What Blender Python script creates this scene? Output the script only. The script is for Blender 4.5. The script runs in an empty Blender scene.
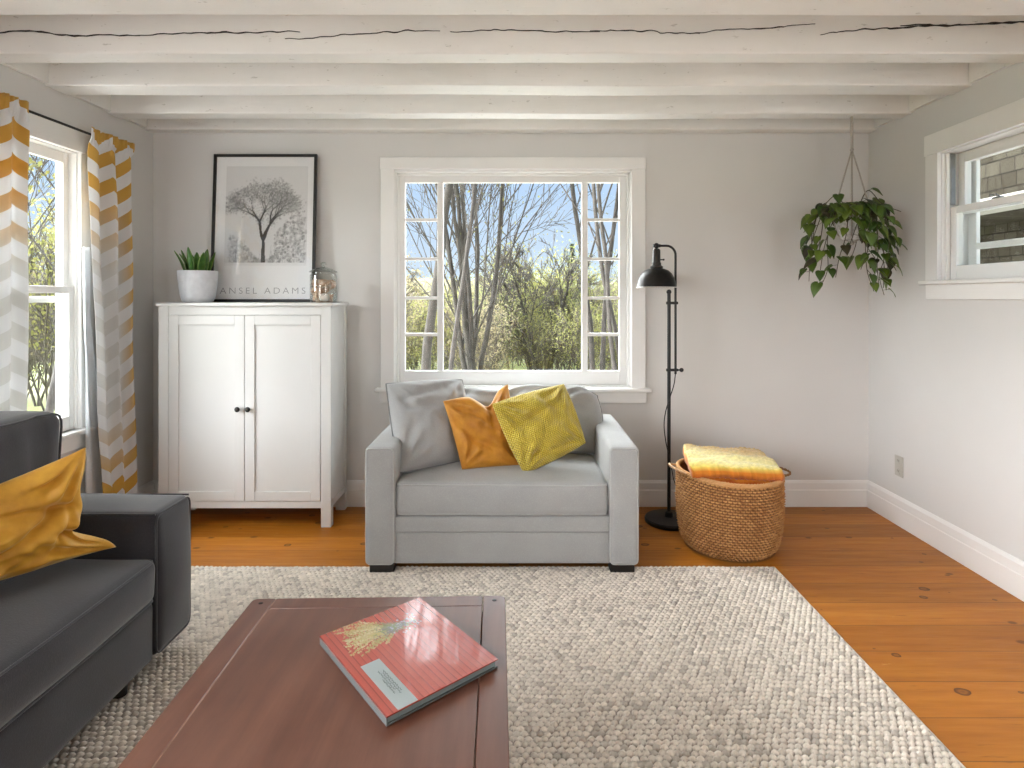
import bpy, bmesh, math, random
import numpy as np
from mathutils import Vector, Matrix, noise as mnoise

PI = math.pi
C = bpy.context.scene.collection
SC = bpy.context.scene
random.seed(7)

# ------------------------------------------------------------------ camera, sky, sun, exposure
F, CX, CY, H = 690.0, 518.0, 296.0, 1.342            # working focal length in px, vanishing point, eye height
FT = 592.0; KY = FT/F                                  # true focal length: depths below are written for F and scaled by KY when built
cam_d = bpy.data.cameras.new('camera'); cam = bpy.data.objects.new('camera', cam_d); C.objects.link(cam)
cam.location = (0, 0, H); cam.rotation_euler = (PI/2, 0, 0)
cam_d.sensor_width = 36; cam_d.lens = FT*36/1024
cam_d.shift_x = (512-CX)/1024; cam_d.shift_y = -(384-CY)/1024
cam_d.clip_start = .05; cam_d.clip_end = 500
SC.camera = cam

SC.view_settings.view_transform = 'Standard'; SC.view_settings.look = 'None'
SC.view_settings.gamma = 1; SC.view_settings.use_curve_mapping = False
SC.view_settings.exposure = 0.15
SC.cycles.use_denoising = True
SC.cycles.max_bounces = 10; SC.cycles.diffuse_bounces = 6; SC.cycles.transparent_max_bounces = 16
SC.cycles.sample_clamp_indirect = 6; SC.cycles.caustics_reflective = False; SC.cycles.caustics_refractive = False

world = bpy.data.worlds.new('sky'); SC.world = world; world.use_nodes = True
wn, wl = world.node_tree.nodes, world.node_tree.links
wbg = wn['Background']; wbg.inputs[1].default_value = 0.95
wtc = wn.new('ShaderNodeTexCoord'); wsx = wn.new('ShaderNodeSeparateXYZ'); wcr = wn.new('ShaderNodeValToRGB')
wl.new(wtc.outputs['Generated'], wsx.inputs[0]); wl.new(wsx.outputs['Z'], wcr.inputs[0]); wl.new(wcr.outputs[0], wbg.inputs[0])
e = wcr.color_ramp.elements
e[0].position = 0.0; e[0].color = (.70, .83, 1.0, 1)
e[1].position = .55; e[1].color = (.36, .58, .95, 1)
n_ = e.new(.10); n_.color = (.64, .79, 1.0, 1)
n_ = e.new(.25); n_.color = (.46, .67, 1.0, 1)

def sun(name, frm, strength, angle, col):
    d = bpy.data.lights.new(name, 'SUN'); d.energy = strength; d.angle = math.radians(angle); d.color = col
    o = bpy.data.objects.new(name, d); C.objects.link(o)
    o.location = Vector(frm)*8; o.rotation_euler = Vector(frm).to_track_quat('Z', 'Y').to_euler(); return o
sun('sun_high_haze', (-.88, .10, .38), 42, 105, (.985, .99, 1.0))
sun('sun_fill_window', (.15, .85, .50), 26.0, 120, (.95, .975, 1.0))  # second sun, added to bring more light in through the picture window

def area(name, loc, target, sx, sy, power, col=(1, 1, 1)):
    d = bpy.data.lights.new(name, 'AREA'); d.shape = 'RECTANGLE'; d.size = sx; d.size_y = sy; d.energy = power; d.color = col
    o = bpy.data.objects.new(name, d); C.objects.link(o); o.location = loc
    o.rotation_euler = (Vector(loc)-Vector(target)).to_track_quat('Z', 'Y').to_euler(); return o
area('fill_left', (-2.05, -.75, 1.5), (-.3, 3.0, 1.1), .6, 1.7, 22, (.98, .985, 1))  # added fill lamp behind the camera, not a lamp of the room
area('fill_right', (1.95, -.75, 1.5), (-.3, 3.0, 1.2), .5, 1.6, 18, (.98, .985, 1))  # second added fill lamp, across from the left one

# ------------------------------------------------------------------ helpers
def W(px, py, D): return Vector(((px-CX)/F*D, D, H-(py-CY)/F*D))
def WZ(px, py, z):                                   # a point on the height z
    D = F*(H-z)/(py-CY); return Vector(((px-CX)/F*D, D, z))
def V(*a): return Vector(a)
def srgb(r, g, b):
    f = lambda c: (c/12.92 if c <= .04045 else ((c+.055)/1.055)**2.4)
    return tuple(f(c/255) for c in (r, g, b))
def nz(p, s=1.0, o=0): return mnoise.noise(Vector(p)*s + Vector((o*7.1, o*3.3, o*5.7)))
def lerp(a, b, t): return a+(b-a)*t

def off(parent):
    v = Vector((0, 0, 0))
    while parent is not None: v += Vector(parent.location); parent = parent.parent
    return v

ROUND = None                                              # centre depth of a round thing, kept round under the depth scale
def ky(y): return y*KY if ROUND is None else y+ROUND*(KY-1)
class MB:
    def __init__(s): s.v = []; s.f = []; s.c = []
    def add(s, vs, fs, col=None):
        b = len(s.v); s.v += [tuple(v) for v in vs]; s.f += [tuple(i+b for i in f) for f in fs]
        if col is not None:
            s.c += [None]*(b-len(s.c))
            s.c += [col]*len(vs) if not isinstance(col, list) else col
        return s
    def box(s, a, b, col=None, M=None):
        x0, y0, z0 = a; x1, y1, z1 = b
        x0, x1 = min(x0, x1), max(x0, x1); y0, y1 = min(y0, y1), max(y0, y1); z0, z1 = min(z0, z1), max(z0, z1)
        vs = [V(x, y, z) for z in (z0, z1) for y in (y0, y1) for x in (x0, x1)]
        if M: vs = [M @ v for v in vs]
        return s.add(vs, [(0, 2, 3, 1), (4, 5, 7, 6), (0, 1, 5, 4), (2, 6, 7, 3), (0, 4, 6, 2), (1, 3, 7, 5)], col)
    def tube(s, pts, r, n=8, closed=False, col=None, cap=True):
        pts = [Vector(p) for p in pts]; m = len(pts); rs = r if isinstance(r, (list, tuple)) else [r]*m
        vs, fs, up = [], [], None
        for i, p in enumerate(pts):
            if closed: t = pts[(i+1) % m]-pts[i-1]
            else: t = pts[min(i+1, m-1)]-pts[max(i-1, 0)]
            t = t.normalized() if t.length > 1e-9 else V(0, 0, 1)
            if up is None:
                up = t.orthogonal().normalized()
            up = (up-t*up.dot(t))
            up = up.normalized() if up.length > 1e-6 else t.orthogonal().normalized()
            w = t.cross(up)
            for k in range(n):
                a = 2*PI*k/n; vs.append(p+(up*math.cos(a)+w*math.sin(a))*rs[i])
        for i in range(m if closed else m-1):
            j = (i+1) % m
            for k in range(n): fs.append((i*n+k, i*n+(k+1) % n, j*n+(k+1) % n, j*n+k))
        if cap and not closed:
            fs.append(tuple(range(n-1, -1, -1))); fs.append(tuple((m-1)*n+k for k in range(n)))
        return s.add(vs, fs, col)
    def lathe(s, prof, c=(0, 0, 0), n=32, col=None, M=None):
        vs, fs = [], []
        for r, z in prof:
            for k in range(n):
                a = 2*PI*k/n; v = V(r*math.cos(a), r*math.sin(a), z)
                if M: v = M @ v
                vs.append(v+Vector(c))
        for i in range(len(prof)-1):
            for k in range(n): fs.append((i*n+k, i*n+(k+1) % n, (i+1)*n+(k+1) % n, (i+1)*n+k))
        return s.add(vs, fs, col)
    def grid(s, nu, nv, fn, col=None, flip=False):
        vs, fs, cs = [], [], []
        for j in range(nv+1):
            for i in range(nu+1):
                vs.append(fn(i/nu, j/nv))
                if callable(col): cs.append(col(i/nu, j/nv))
        for j in range(nv):
            for i in range(nu):
                a = j*(nu+1)+i; q = (a, a+1, a+nu+2, a+nu+1); fs.append(q[::-1] if flip else q)
        return s.add(vs, fs, cs if callable(col) else col)
    def ball(s, c, r, n=10, m=7, sc=(1, 1, 1), col=None):
        prof = [(max(1e-4, math.sin(PI*i/m))*r, -math.cos(PI*i/m)*r) for i in range(m+1)]
        M = Matrix.Diagonal((sc[0], sc[1], sc[2], 1)); return s.lathe(prof, c, n, col, M)
    def build(s, name, mat, parent=None, loc=None, smooth=35, bevel=0, merge=0, sub=0, solid=0, seg=2):
        o_ = off(parent) if parent is not None else (Vector((loc[0], loc[1]*KY, loc[2])) if loc is not None else Vector((0, 0, 0)))
        me = bpy.data.meshes.new(name)
        me.from_pydata([(x-o_.x, ky(y)-o_.y, z-o_.z) for x, y, z in s.v], [], s.f)
        if any(c is not None for c in s.c):
            cs = s.c+[None]*(len(s.v)-len(s.c))
            at = me.attributes.new('tone', 'FLOAT_COLOR', 'POINT')
            flat = []
            for c in cs:
                c = (1, 1, 1) if c is None else c
                c = (c, c, c) if isinstance(c, (int, float)) else c
                flat += [c[0], c[1], c[2], 1]
            at.data.foreach_set('color', flat)
        if merge:
            bm = bmesh.new(); bm.from_mesh(me); bmesh.ops.remove_doubles(bm, verts=bm.verts, dist=merge)
            bmesh.ops.recalc_face_normals(bm, faces=bm.faces); bm.to_mesh(me); bm.free()
        if smooth:
            me.polygons.foreach_set('use_smooth', [True]*len(me.polygons))
            if smooth < 180: me.set_sharp_from_angle(angle=math.radians(smooth))
        me.materials.append(mat)
        me.update()
        o = bpy.data.objects.new(name, me); C.objects.link(o)
        if parent is not None: o.parent = parent
        elif loc is not None: o.location = o_
        if solid:
            m = o.modifiers.new('solid', 'SOLIDIFY'); m.thickness = solid; m.offset = 0
        if bevel:
            m = o.modifiers.new('bevel', 'BEVEL'); m.width = bevel; m.segments = seg; m.limit_method = 'ANGLE'; m.angle_limit = math.radians(40)
            m.harden_normals = False
        if sub:
            m = o.modifiers.new('sub', 'SUBSURF'); m.levels = sub; m.render_levels = sub
        return o

def tag(o, label, cat, group=None, kind=None):
    o['label'] = label; o['category'] = cat
    if group: o['group'] = group
    if kind: o['kind'] = kind
    return o
def thing(name, label, cat, loc=(0, 0, 0), group=None, kind=None):
    o = bpy.data.objects.new(name, None); C.objects.link(o); o.location = (loc[0], loc[1]*KY, loc[2]); o.empty_display_size = .1
    return tag(o, label, cat, group, kind)
def setting(o, label, cat): return tag(o, label, cat, None, 'structure')
def copy_tree(o, parent=None):
    c = o.copy(); C.objects.link(c)
    if parent is not None: c.parent = parent
    for ch in list(o.children): copy_tree(ch, c)
    return c

def soft_box(mb, a, b, r, puff=(0, 0, 0), m=10, k=3, warp=None, col=None):
    a, b = Vector(a), Vector(b); c = (a+b)/2; h = (b-a)/2
    def axis(hi):
        L = [-hi+r*(1-math.cos(PI/2*i/k)) for i in range(k)]
        L += [lerp(-hi+r, hi-r, i/m) for i in range(m+1)]
        L += [hi-r*(1-math.cos(PI/2*(k-1-i)/k)) for i in range(k)]
        return L
    A = [axis(h[i]) for i in range(3)]
    def shape(q):
        inn = V(*[max(-(h[i]-r), min(h[i]-r, q[i])) for i in range(3)])
        d = q-inn
        if d.length > 1e-9: q = inn+d.normalized()*r
        u = [q[i]/h[i] for i in range(3)]; w = [max(0, 1-x*x) for x in u]
        q = V(*[q[i]+puff[i]*u[i]*w[(i+1) % 3]*w[(i+2) % 3] for i in range(3)])+c
        return warp(q) if warp else q
    for ax in range(3):
        i1, i2 = (ax+1) % 3, (ax+2) % 3
        for sg in (-1, 1):
            n1, n2 = len(A[i1])-1, len(A[i2])-1
            def fn(u, v):
                q = [0, 0, 0]; q[ax] = sg*h[ax]; q[i1] = A[i1][round(u*n1)]; q[i2] = A[i2][round(v*n2)]
                return shape(V(*q))
            mb.grid(n1, n2, fn, col, flip=(sg < 0))
    return mb

def pillow_fn(co, thick, bow=.05, pw=.42, wr=.012, seed=0, creases=(), chop=0, notch=0):
    BL, BR, TR, TL = [Vector(c) for c in co]
    nrm = ((BR-BL).cross(TL-BL)+(TR-BR).cross(TL-TR)*-1).normalized()
    nrm = ((BR-BL).cross(TL-BL)).normalized()
    size = ((BR-BL).length+(TL-BL).length)/2
    def fn(u, v, side):
        bu = .5+(u-.5)*(1-bow*4*v*(1-v)); bv = .5+(v-.5)*(1-bow*4*u*(1-u))
        if chop: bv -= chop*math.exp(-((u-.62)/.17)**2)*v**3
        if notch: bu -= notch*u**5*math.exp(-((v-.30)/.16)**2)+notch*.45*u**5*math.exp(-((v-.62)/.2)**2)
        p = BL*(1-bu)*(1-bv)+BR*bu*(1-bv)+TR*bu*bv+TL*(1-bu)*bv
        e = max(0.0, 16*u*(1-u)*v*(1-v)); hgt = thick*e**pw
        w = nz((u*3, v*3, seed+side*.3), 1.6, seed)*1.0+nz((u*3, v*3, 5), 3.7, seed)*.45
        for cu, cv in ((0, 0), (1, 0), (1, 1), (0, 1)):
            du, dv = u-cu, v-cv; rr = math.hypot(du, dv)
            an = math.atan2(abs(dv), abs(du)+1e-6)
            w += .9*math.sin(an*13+seed+cu*2+cv)*math.exp(-((rr-.22)/.2)**2)
        d = w*wr*min(1, e*2.2)
        for (u0, v0, u1, v1, wd, dp) in creases:
            ax, ay = u1-u0, v1-v0; t = max(0, min(1, ((u-u0)*ax+(v-v0)*ay)/(ax*ax+ay*ay)))
            dist = math.hypot(u-u0-ax*t, v-v0-ay*t); d -= dp*math.exp(-(dist/wd)**2)*(math.sin(PI*(.15+.7*t)))*min(1, e*3)
        return p+nrm*side*(hgt+(d if side > 0 else d*.4))
    return fn
def pillow(mb, co, thick, n=44, **kw):
    fn = pillow_fn(co, thick, **kw)
    mb.grid(n, n, lambda u, v: fn(u, v, 1)); mb.grid(n, n, lambda u, v: fn(u, v, -1), flip=True)
    return fn
def pillow_rim(fn, n=30):
    P = [fn(i/n, 0, 0) for i in range(n)]+[fn(1, i/n, 0) for i in range(n)]
    P += [fn(1-i/n, 1, 0) for i in range(n)]+[fn(0, 1-i/n, 0) for i in range(n)]
    return P
def rrect(p00, p10, p11, p01, r, k=4):               # a rounded quad as a closed polyline
    P = [Vector(p) for p in (p00, p10, p11, p01)]; out = []
    for i in range(4):
        a, b, c = P[i-1], P[i], P[(i+1) % 4]
        d0 = (a-b).normalized()*r; d1 = (c-b).normalized()*r
        for j in range(k+1):
            t = j/k; out.append((b+d0)*(1-t)**2+b*2*t*(1-t)+(b+d1)*t*t)
    res = []
    for i in range(len(out)):
        a, b = out[i], out[(i+1) % len(out)]; m = max(1, int((b-a).length/.05))
        for j in range(m): res.append(a.lerp(b, j/m))
    return res

# ------------------------------------------------------------------ materials
class NT:
    def __init__(s, name):
        s.m = bpy.data.materials.new(name); s.m.use_nodes = True
        s.n, s.l = s.m.node_tree.nodes, s.m.node_tree.links
        s.b = s.n['Principled BSDF']; s.out = s.n['Material Output']
    def N(s, t, **kw):
        o = s.n.new('ShaderNode'+t)
        for k, v in kw.items(): setattr(o, k, v)
        return o
    def L(s, a, b): s.l.new(a, b)
    def co(s, scale=(1, 1, 1), src='Object'):
        tc = s.N('TexCoord'); mp = s.N('Mapping'); mp.inputs['Scale'].default_value = scale
        s.L(tc.outputs[src], mp.inputs[0]); return mp.outputs[0]
    def noise(s, vec, scale, detail=3, rough=.55):
        o = s.N('TexNoise'); o.inputs['Scale'].default_value = scale; o.inputs['Detail'].default_value = detail
        o.inputs['Roughness'].default_value = rough; s.L(vec, o.inputs['Vector']); return o.outputs[0]
    def ramp(s, fac, stops):
        o = s.N('ValToRGB'); el = o.color_ramp.elements
        while len(el) > 1: el.remove(el[-1])
        for i, (p, c) in enumerate(stops):
            c = (c, c, c) if isinstance(c, (int, float)) else c
            q = el[0] if i == 0 else el.new(p); q.position = p; q.color = (*c, 1)
        s.L(fac, o.inputs[0]); return o.outputs[0]
    def mix(s, fac, a, b, mode='MIX'):
        o = s.N('Mix', data_type='RGBA', blend_type=mode)
        for sock, v in ((o.inputs[0], fac), (o.inputs[6], a), (o.inputs[7], b)):
            if hasattr(v, 'is_linked'): s.L(v, sock)
            else: sock.default_value = v if isinstance(v, (int, float)) else (*v, 1)
        return o.outputs[2]
    def math(s, op, a, b=0.0, c=0.0):
        o = s.N('Math', operation=op)
        for i, v in enumerate((a, b, c)):
            if hasattr(v, 'is_linked'): s.L(v, o.inputs[i])
            else: o.inputs[i].default_value = v
        return o.outputs[0]
    def bump(s, h, strength=.3, dist=.002):
        o = s.N('Bump'); o.inputs['Strength'].default_value = strength; o.inputs['Distance'].default_value = dist
        s.L(h, o.inputs['Height']); s.L(o.outputs[0], s.b.inputs['Normal']); return o
    def attr(s, name='tone'):
        o = s.N('Attribute'); o.attribute_name = name; return o
    def col(s, c):
        if hasattr(c, 'is_linked'): s.L(c, s.b.inputs['Base Color'])
        else: s.b.inputs['Base Color'].default_value = (*c, 1)
        return s
    def set(s, **kw):
        for k, v in kw.items():
            k = k.replace('_', ' ')
            if hasattr(v, 'is_linked'): s.L(v, s.b.inputs[k])
            else: s.b.inputs[k].default_value = v
        return s

def plain(name, c, rough=.5, var=.06, vs=6, bs=0, bst=.2, bd=.002, tone=False, **kw):
    t = NT(name); c2 = tuple(max(0, x*(1-var)) for x in c)
    co = t.co(); f = t.noise(co, vs)
    col = t.mix(t.ramp(f, [(.35, 0), (.65, 1)]), c, c2)
    if tone: col = t.mix(1.0, col, t.attr().outputs[0], 'MULTIPLY')
    t.col(col).set(Roughness=rough, **kw)
    if bs: t.bump(t.noise(co, bs, 4), bst, bd)
    return t.m
def fabric(name, c, c2, scale=420, rough=.9, sheen=.25, bst=.35, mott=10):
    t = NT(name); co = t.co()
    w1 = t.noise(t.co((1, 1, .35)), scale, 2, .6); w2 = t.noise(t.co((.35, .5, 1)), scale, 2, .6)
    h = t.math('ADD', w1, w2)
    f = t.mix(.35, t.ramp(h, [(.7, 0), (1.3, 1)]), t.ramp(t.noise(co, mott, 4), [(.3, 0), (.7, 1)]))
    t.col(t.mix(f, c, c2)).set(Roughness=rough, Sheen_Weight=sheen, Sheen_Roughness=.5)
    t.bump(h, bst, .0012); return t.m
def velvet(name, c, c2):
    t = NT(name); co = t.co(); f = t.ramp(t.noise(co, 14, 4, .6), [(.3, 0), (.7, 1)])
    t.col(t.mix(f, c, c2)).set(Roughness=.62, Sheen_Weight=.6, Sheen_Roughness=.35, Sheen_Tint=(1, .85, .5, 1))
    t.bump(t.noise(co, 60, 3), .12, .003); return t.m
def glass(name, tint=(1, 1, 1), refl=1.0, rough=.0):
    t = NT(name); t.n.remove(t.b)
    tr = t.N('BsdfTransparent'); tr.inputs[0].default_value = (*tint, 1)
    gl = t.N('BsdfGlossy'); gl.inputs['Roughness'].default_value = rough
    fr = t.N('Fresnel'); fr.inputs[0].default_value = 1.45
    # a pane's two faces point opposite ways: use the facing angle so that both reflect alike
    lw = t.N('LayerWeight'); lw.inputs[0].default_value = .22
    ms = t.N('MixShader'); f = t.math('MULTIPLY', t.math('POWER', lw.outputs['Facing'], 2.5), refl)
    f = t.math('ADD', f, .035*refl)
    t.L(f, ms.inputs[0]); t.L(tr.outputs[0], ms.inputs[1]); t.L(gl.outputs[0], ms.inputs[2]); t.L(ms.outputs[0], t.out.inputs[0])
    return t.m

M = {}
M['wall'] = plain('wall_paint', (.645, .635, .620), .65, .035, 1.3, 90, .05, .002)
M['trim'] = plain('trim_paint', (.80, .795, .78), .38, .03, 3, 40, .04, .002)
M['cab'] = plain('cabinet_paint', (.68, .68, .67), .36, .02, 3)
M['black'] = plain('black_metal', (.012, .012, .012), .42, .2, 20, Metallic=.3)
M['bronze'] = plain('dark_bronze_metal', (.03, .028, .026), .38, .25, 30, Metallic=.75)
M['frame'] = plain('black_frame_paint', (.012, .011, .010), .35, .2, 20)
M['pane'] = glass('window_glass', (.97, .985, .98), .6)
M['picglass'] = glass('picture_glass', (1, 1, 1), .8)
M['lidglass'] = glass('thick_lid_glass', (.80, .83, .81), 2.4)
M['jarglass'] = glass('jar_glass', (.95, .965, .96), 2.2)
M['dark'] = fabric('charcoal_fabric', (.029, .028, .035), (.013, .0125, .017), 380, .92, .35)
M['pipe_dark'] = fabric('charcoal_piping', (.060, .060, .066), (.035, .035, .04), 380)
M['grey'] = fabric('pale_grey_linen', (.41, .412, .405), (.325, .328, .325), 420, .9, .2, .3, 8)
M['greyp'] = fabric('pale_grey_piping', (.47, .47, .465), (.38, .385, .38), 420)
M['seam'] = fabric('shaded_grey_piping', (.27, .275, .27), (.21, .215, .21), 420)  # same piping cloth, shade of the seam groove put into the colour
M['foot'] = plain('dark_wood_foot', (.012, .009, .007), .45, .3, 20)
M['yellow'] = velvet('mustard_velvet', (.62, .33, .028), (.44, .205, .014))
M['orange'] = velvet('ochre_velvet', (.58, .255, .018), (.40, .15, .008))

def beam_mat():
    t = NT('beam_paint'); co = t.co((.6, 4, 4))
    base = t.mix(t.ramp(t.noise(t.co((.8, 1, 1)), 2.2, 4), [(.3, 0), (.7, 1)]), (.80, .785, .76), (.72, .705, .675))
    spot = t.ramp(t.noise(t.co((1.2, 3, 3)), 13, 3, .7), [(.66, 0), (.72, 1)])
    t.col(t.mix(t.math('MULTIPLY', spot, .5), base, (.35, .32, .28))).set(Roughness=.55)
    t.bump(t.math('ADD', t.noise(co, 9, 4), t.math('MULTIPLY', spot, -.6)), .35, .006); return t.m
M['beam'] = beam_mat()
M['crack'] = plain('open_crack', (.03, .024, .018), .9, .3, 30)

def floor_mat():
    t = NT('pine_floorboards'); tc = t.N('TexCoord'); sx = t.N('SeparateXYZ'); t.L(tc.outputs['Object'], sx.inputs[0])
    x, y = sx.outputs[0], sx.outputs[1]
    yp = t.math('DIVIDE', t.math('SUBTRACT', y, .135*KY), .206*KY)
    idx = t.math('FLOOR', yp); fr = t.math('FRACT', yp)
    wn_ = t.N('TexWhiteNoise', noise_dimensions='1D'); t.L(idx, wn_.inputs['W']); rnd = wn_.outputs['Value']
    cb = t.N('CombineXYZ'); t.L(t.math('ADD', t.math('MULTIPLY', x, 1.4), t.math('MULTIPLY', rnd, 37)), cb.inputs[0])
    t.L(t.math('MULTIPLY', y, 16), cb.inputs[1]); t.L(t.math('MULTIPLY', rnd, 9), cb.inputs[2])
    g1 = t.noise(cb.outputs[0], 1.6, 5, .6); g2 = t.noise(cb.outputs[0], 6, 3, .6)
    base = t.ramp(g1, [(.25, (.30, .092, .006)), (.5, (.41, .145, .010)), (.75, (.49, .195, .020))])
    base = t.mix(t.math('MULTIPLY', g2, .3), base, (.33, .125, .03))
    tint = t.ramp(rnd, [(0, (.80, .76, .70)), (.5, (.95, .94, .92)), (1, (1.12, 1.12, 1.12))])
    base = t.mix(1.0, base, tint, 'MULTIPLY')
    kb = t.N('CombineXYZ'); t.L(t.math('ADD', t.math('MULTIPLY', x, 2.6), t.math('MULTIPLY', t.noise(tc.outputs['Object'], 30, 2), .05)), kb.inputs[0])
    t.L(t.math('MULTIPLY', y, 3.4), kb.inputs[1])
    vo = t.N('TexVoronoi', voronoi_dimensions='2D'); t.L(kb.outputs[0], vo.inputs['Vector']); vo.inputs['Scale'].default_value = 1.0
    sv = t.N('SeparateColor'); t.L(vo.outputs['Color'], sv.inputs[0])
    size = t.math('MULTIPLY', t.math('MAXIMUM', t.math('SUBTRACT', sv.outputs[0], .22), 0.0), .10)
    k = t.math('SUBTRACT', 1.0, t.math('DIVIDE', vo.outputs['Distance'], t.math('ADD', size, .0001)))
    kn = t.ramp(k, [(0, 0), (.12, 1), (.4, .8), (.6, .45), (1, .7)])
    base = t.mix(t.math('MULTIPLY', kn, .95), base, (.075, .022, .006))
    vo2 = t.N('TexVoronoi', voronoi_dimensions='2D'); kb2 = t.N('CombineXYZ'); t.L(t.math('MULTIPLY', x, .62), kb2.inputs[0]); t.L(t.math('ADD', y, 3.7), kb2.inputs[1])
    t.L(kb2.outputs[0], vo2.inputs['Vector']); vo2.inputs['Scale'].default_value = 7.0; sv2 = t.N('SeparateColor'); t.L(vo2.outputs['Color'], sv2.inputs[0])
    sz2 = t.math('MULTIPLY', t.math('MAXIMUM', t.math('SUBTRACT', sv2.outputs[1], .55), 0.0), .26)
    k2 = t.ramp(t.math('SUBTRACT', 1.0, t.math('DIVIDE', vo2.outputs['Distance'], t.math('ADD', sz2, .0001))), [(0, 0), (.45, 1)])
    base = t.mix(t.math('MULTIPLY', k2, .75), base, (.09, .026, .006))
    halo = t.ramp(t.math('DIVIDE', vo.outputs['Distance'], t.math('ADD', size, .0001)), [(1, 1), (2.4, 0)])
    base = t.mix(t.math('MULTIPLY', t.math('MINIMUM', halo, t.math('MULTIPLY', size, 30)), .0), base, (.3, .1, .02))
    cb2 = t.N('CombineXYZ'); t.L(t.math('ADD', t.math('MULTIPLY', x, 3.5), t.math('MULTIPLY', rnd, 11)), cb2.inputs[0]); t.L(t.math('MULTIPLY', y, 42), cb2.inputs[1])
    stk = t.ramp(t.noise(cb2.outputs[0], 1.5, 4, .6), [(.64, 0), (.72, 1)])
    base = t.mix(t.math('MULTIPLY', stk, .7), base, (.17, .055, .012))
    scr = t.ramp(t.noise(t.co((1.0, 4.5, 1)), 5, 5, .75), [(.66, 0), (.74, 1)])
    base = t.mix(t.math('MULTIPLY', scr, .35), base, (.78, .50, .24))
    seam = t.math('GREATER_THAN', t.math('ABSOLUTE', t.math('SUBTRACT', fr, .5)), .489)
    base = t.mix(t.math('MULTIPLY', seam, .7), base, (.12, .04, .01))
    t.col(base).set(Roughness=t.ramp(g2, [(.3, .36), (.7, .5)]), Specular_IOR_Level=.3)
    t.bump(t.math('SUBTRACT', t.math('MULTIPLY', g1, .25), seam), .25, .003); return t.m
M['floor'] = floor_mat()

def rug_mat():
    t = NT('wool_rug'); a = t.attr()
    f = t.noise(t.co((1, 1, 1)), 190, 3, .7); g = t.noise(t.co(), 1.1, 2)
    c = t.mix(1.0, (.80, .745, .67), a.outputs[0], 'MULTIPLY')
    c = t.mix(t.math('MULTIPLY', f, .35), c, (.30, .265, .225))
    c = t.mix(t.math('MULTIPLY', g, .15), c, (.40, .35, .30))
    t.col(c).set(Roughness=.95, Sheen_Weight=.2); t.bump(f, .15, .002); return t.m
M['rug'] = rug_mat()

def wood_mat():
    t = NT('walnut_stained_wood'); co = t.co((9, .9, 9)); g = t.noise(co, 2.2, 5, .6); g2 = t.noise(t.co((60, 2, 60)), 2, 3)
    g3 = t.noise(t.co((1, 1, 1)), 3.5, 4, .65)
    c = t.ramp(g, [(.25, (.062, .0205, .012)), (.5, (.105, .038, .022)), (.78, (.16, .066, .040))])
    c = t.mix(t.math('MULTIPLY', g2, .35), c, (.045, .014, .008))
    c = t.mix(t.ramp(g3, [(.45, 0), (.75, .45)]), c, (.155, .072, .047))
    t.col(c).set(Roughness=t.ramp(g3, [(.3, .30), (.7, .45)]), Coat_Weight=.25, Coat_Roughness=.28)
    t.bump(t.math('ADD', g2, g), .06, .002); return t.m
M['walnut'] = wood_mat()
M['worn'] = plain('worn_wood_edge', (.30, .17, .11), .6, .4, 30)

def tone_mat(name, rough=.7, spec=.5, bs=0, bst=.3, bd=.002, **kw):
    t = NT(name); t.col(t.attr().outputs[0]).set(Roughness=rough, **kw); t.b.inputs['Specular IOR Level'].default_value = spec
    if bs: t.bump(t.noise(t.co(), bs, 3), bst, bd)
    return t.m
M['print'] = tone_mat('printed_paper', .6)
M['cover'] = tone_mat('glossy_book_cover', .22, .5, 9, .08, .004, Coat_Weight=1.0, Coat_Roughness=.05)
M['wicker'] = tone_mat('woven_seagrass', .7, .35, 160, .5, .002)
M['shell'] = tone_mat('seashell', .45)
M['yarn'] = tone_mat('blanket_yarn', .95, .2, 90, .8, .004, Sheen_Weight=.3)

def leaf_mat(name, tl=.25, rough=.4):
    t = NT(name); a = t.attr(); c = t.mix(t.noise(t.co(), 40, 2), a.outputs[0], (.9, .95, .6), 'MULTIPLY')
    t.col(c).set(Roughness=rough)
    tr = t.N('BsdfTranslucent'); t.L(c, tr.inputs[0]); ms = t.N('MixShader'); ms.inputs[0].default_value = tl
    t.L(t.b.outputs[0], ms.inputs[1]); t.L(tr.outputs[0], ms.inputs[2]); t.L(ms.outputs[0], t.out.inputs[0]); return t.m
M['leaf'] = leaf_mat('houseplant_leaf', .15, .35)
M['budleaf'] = leaf_mat('spring_leaf', .5, .7)
M['stem'] = plain('green_brown_stem', (.07, .06, .025), .6, .3, 30)
M['soil'] = plain('potting_soil', (.02, .014, .01), .95, .4, 60, 80, .8, .006)
M['rope'] = plain('cotton_rope', (.42, .385, .34), .9, .25, 200, 220, .6, .003)

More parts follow.
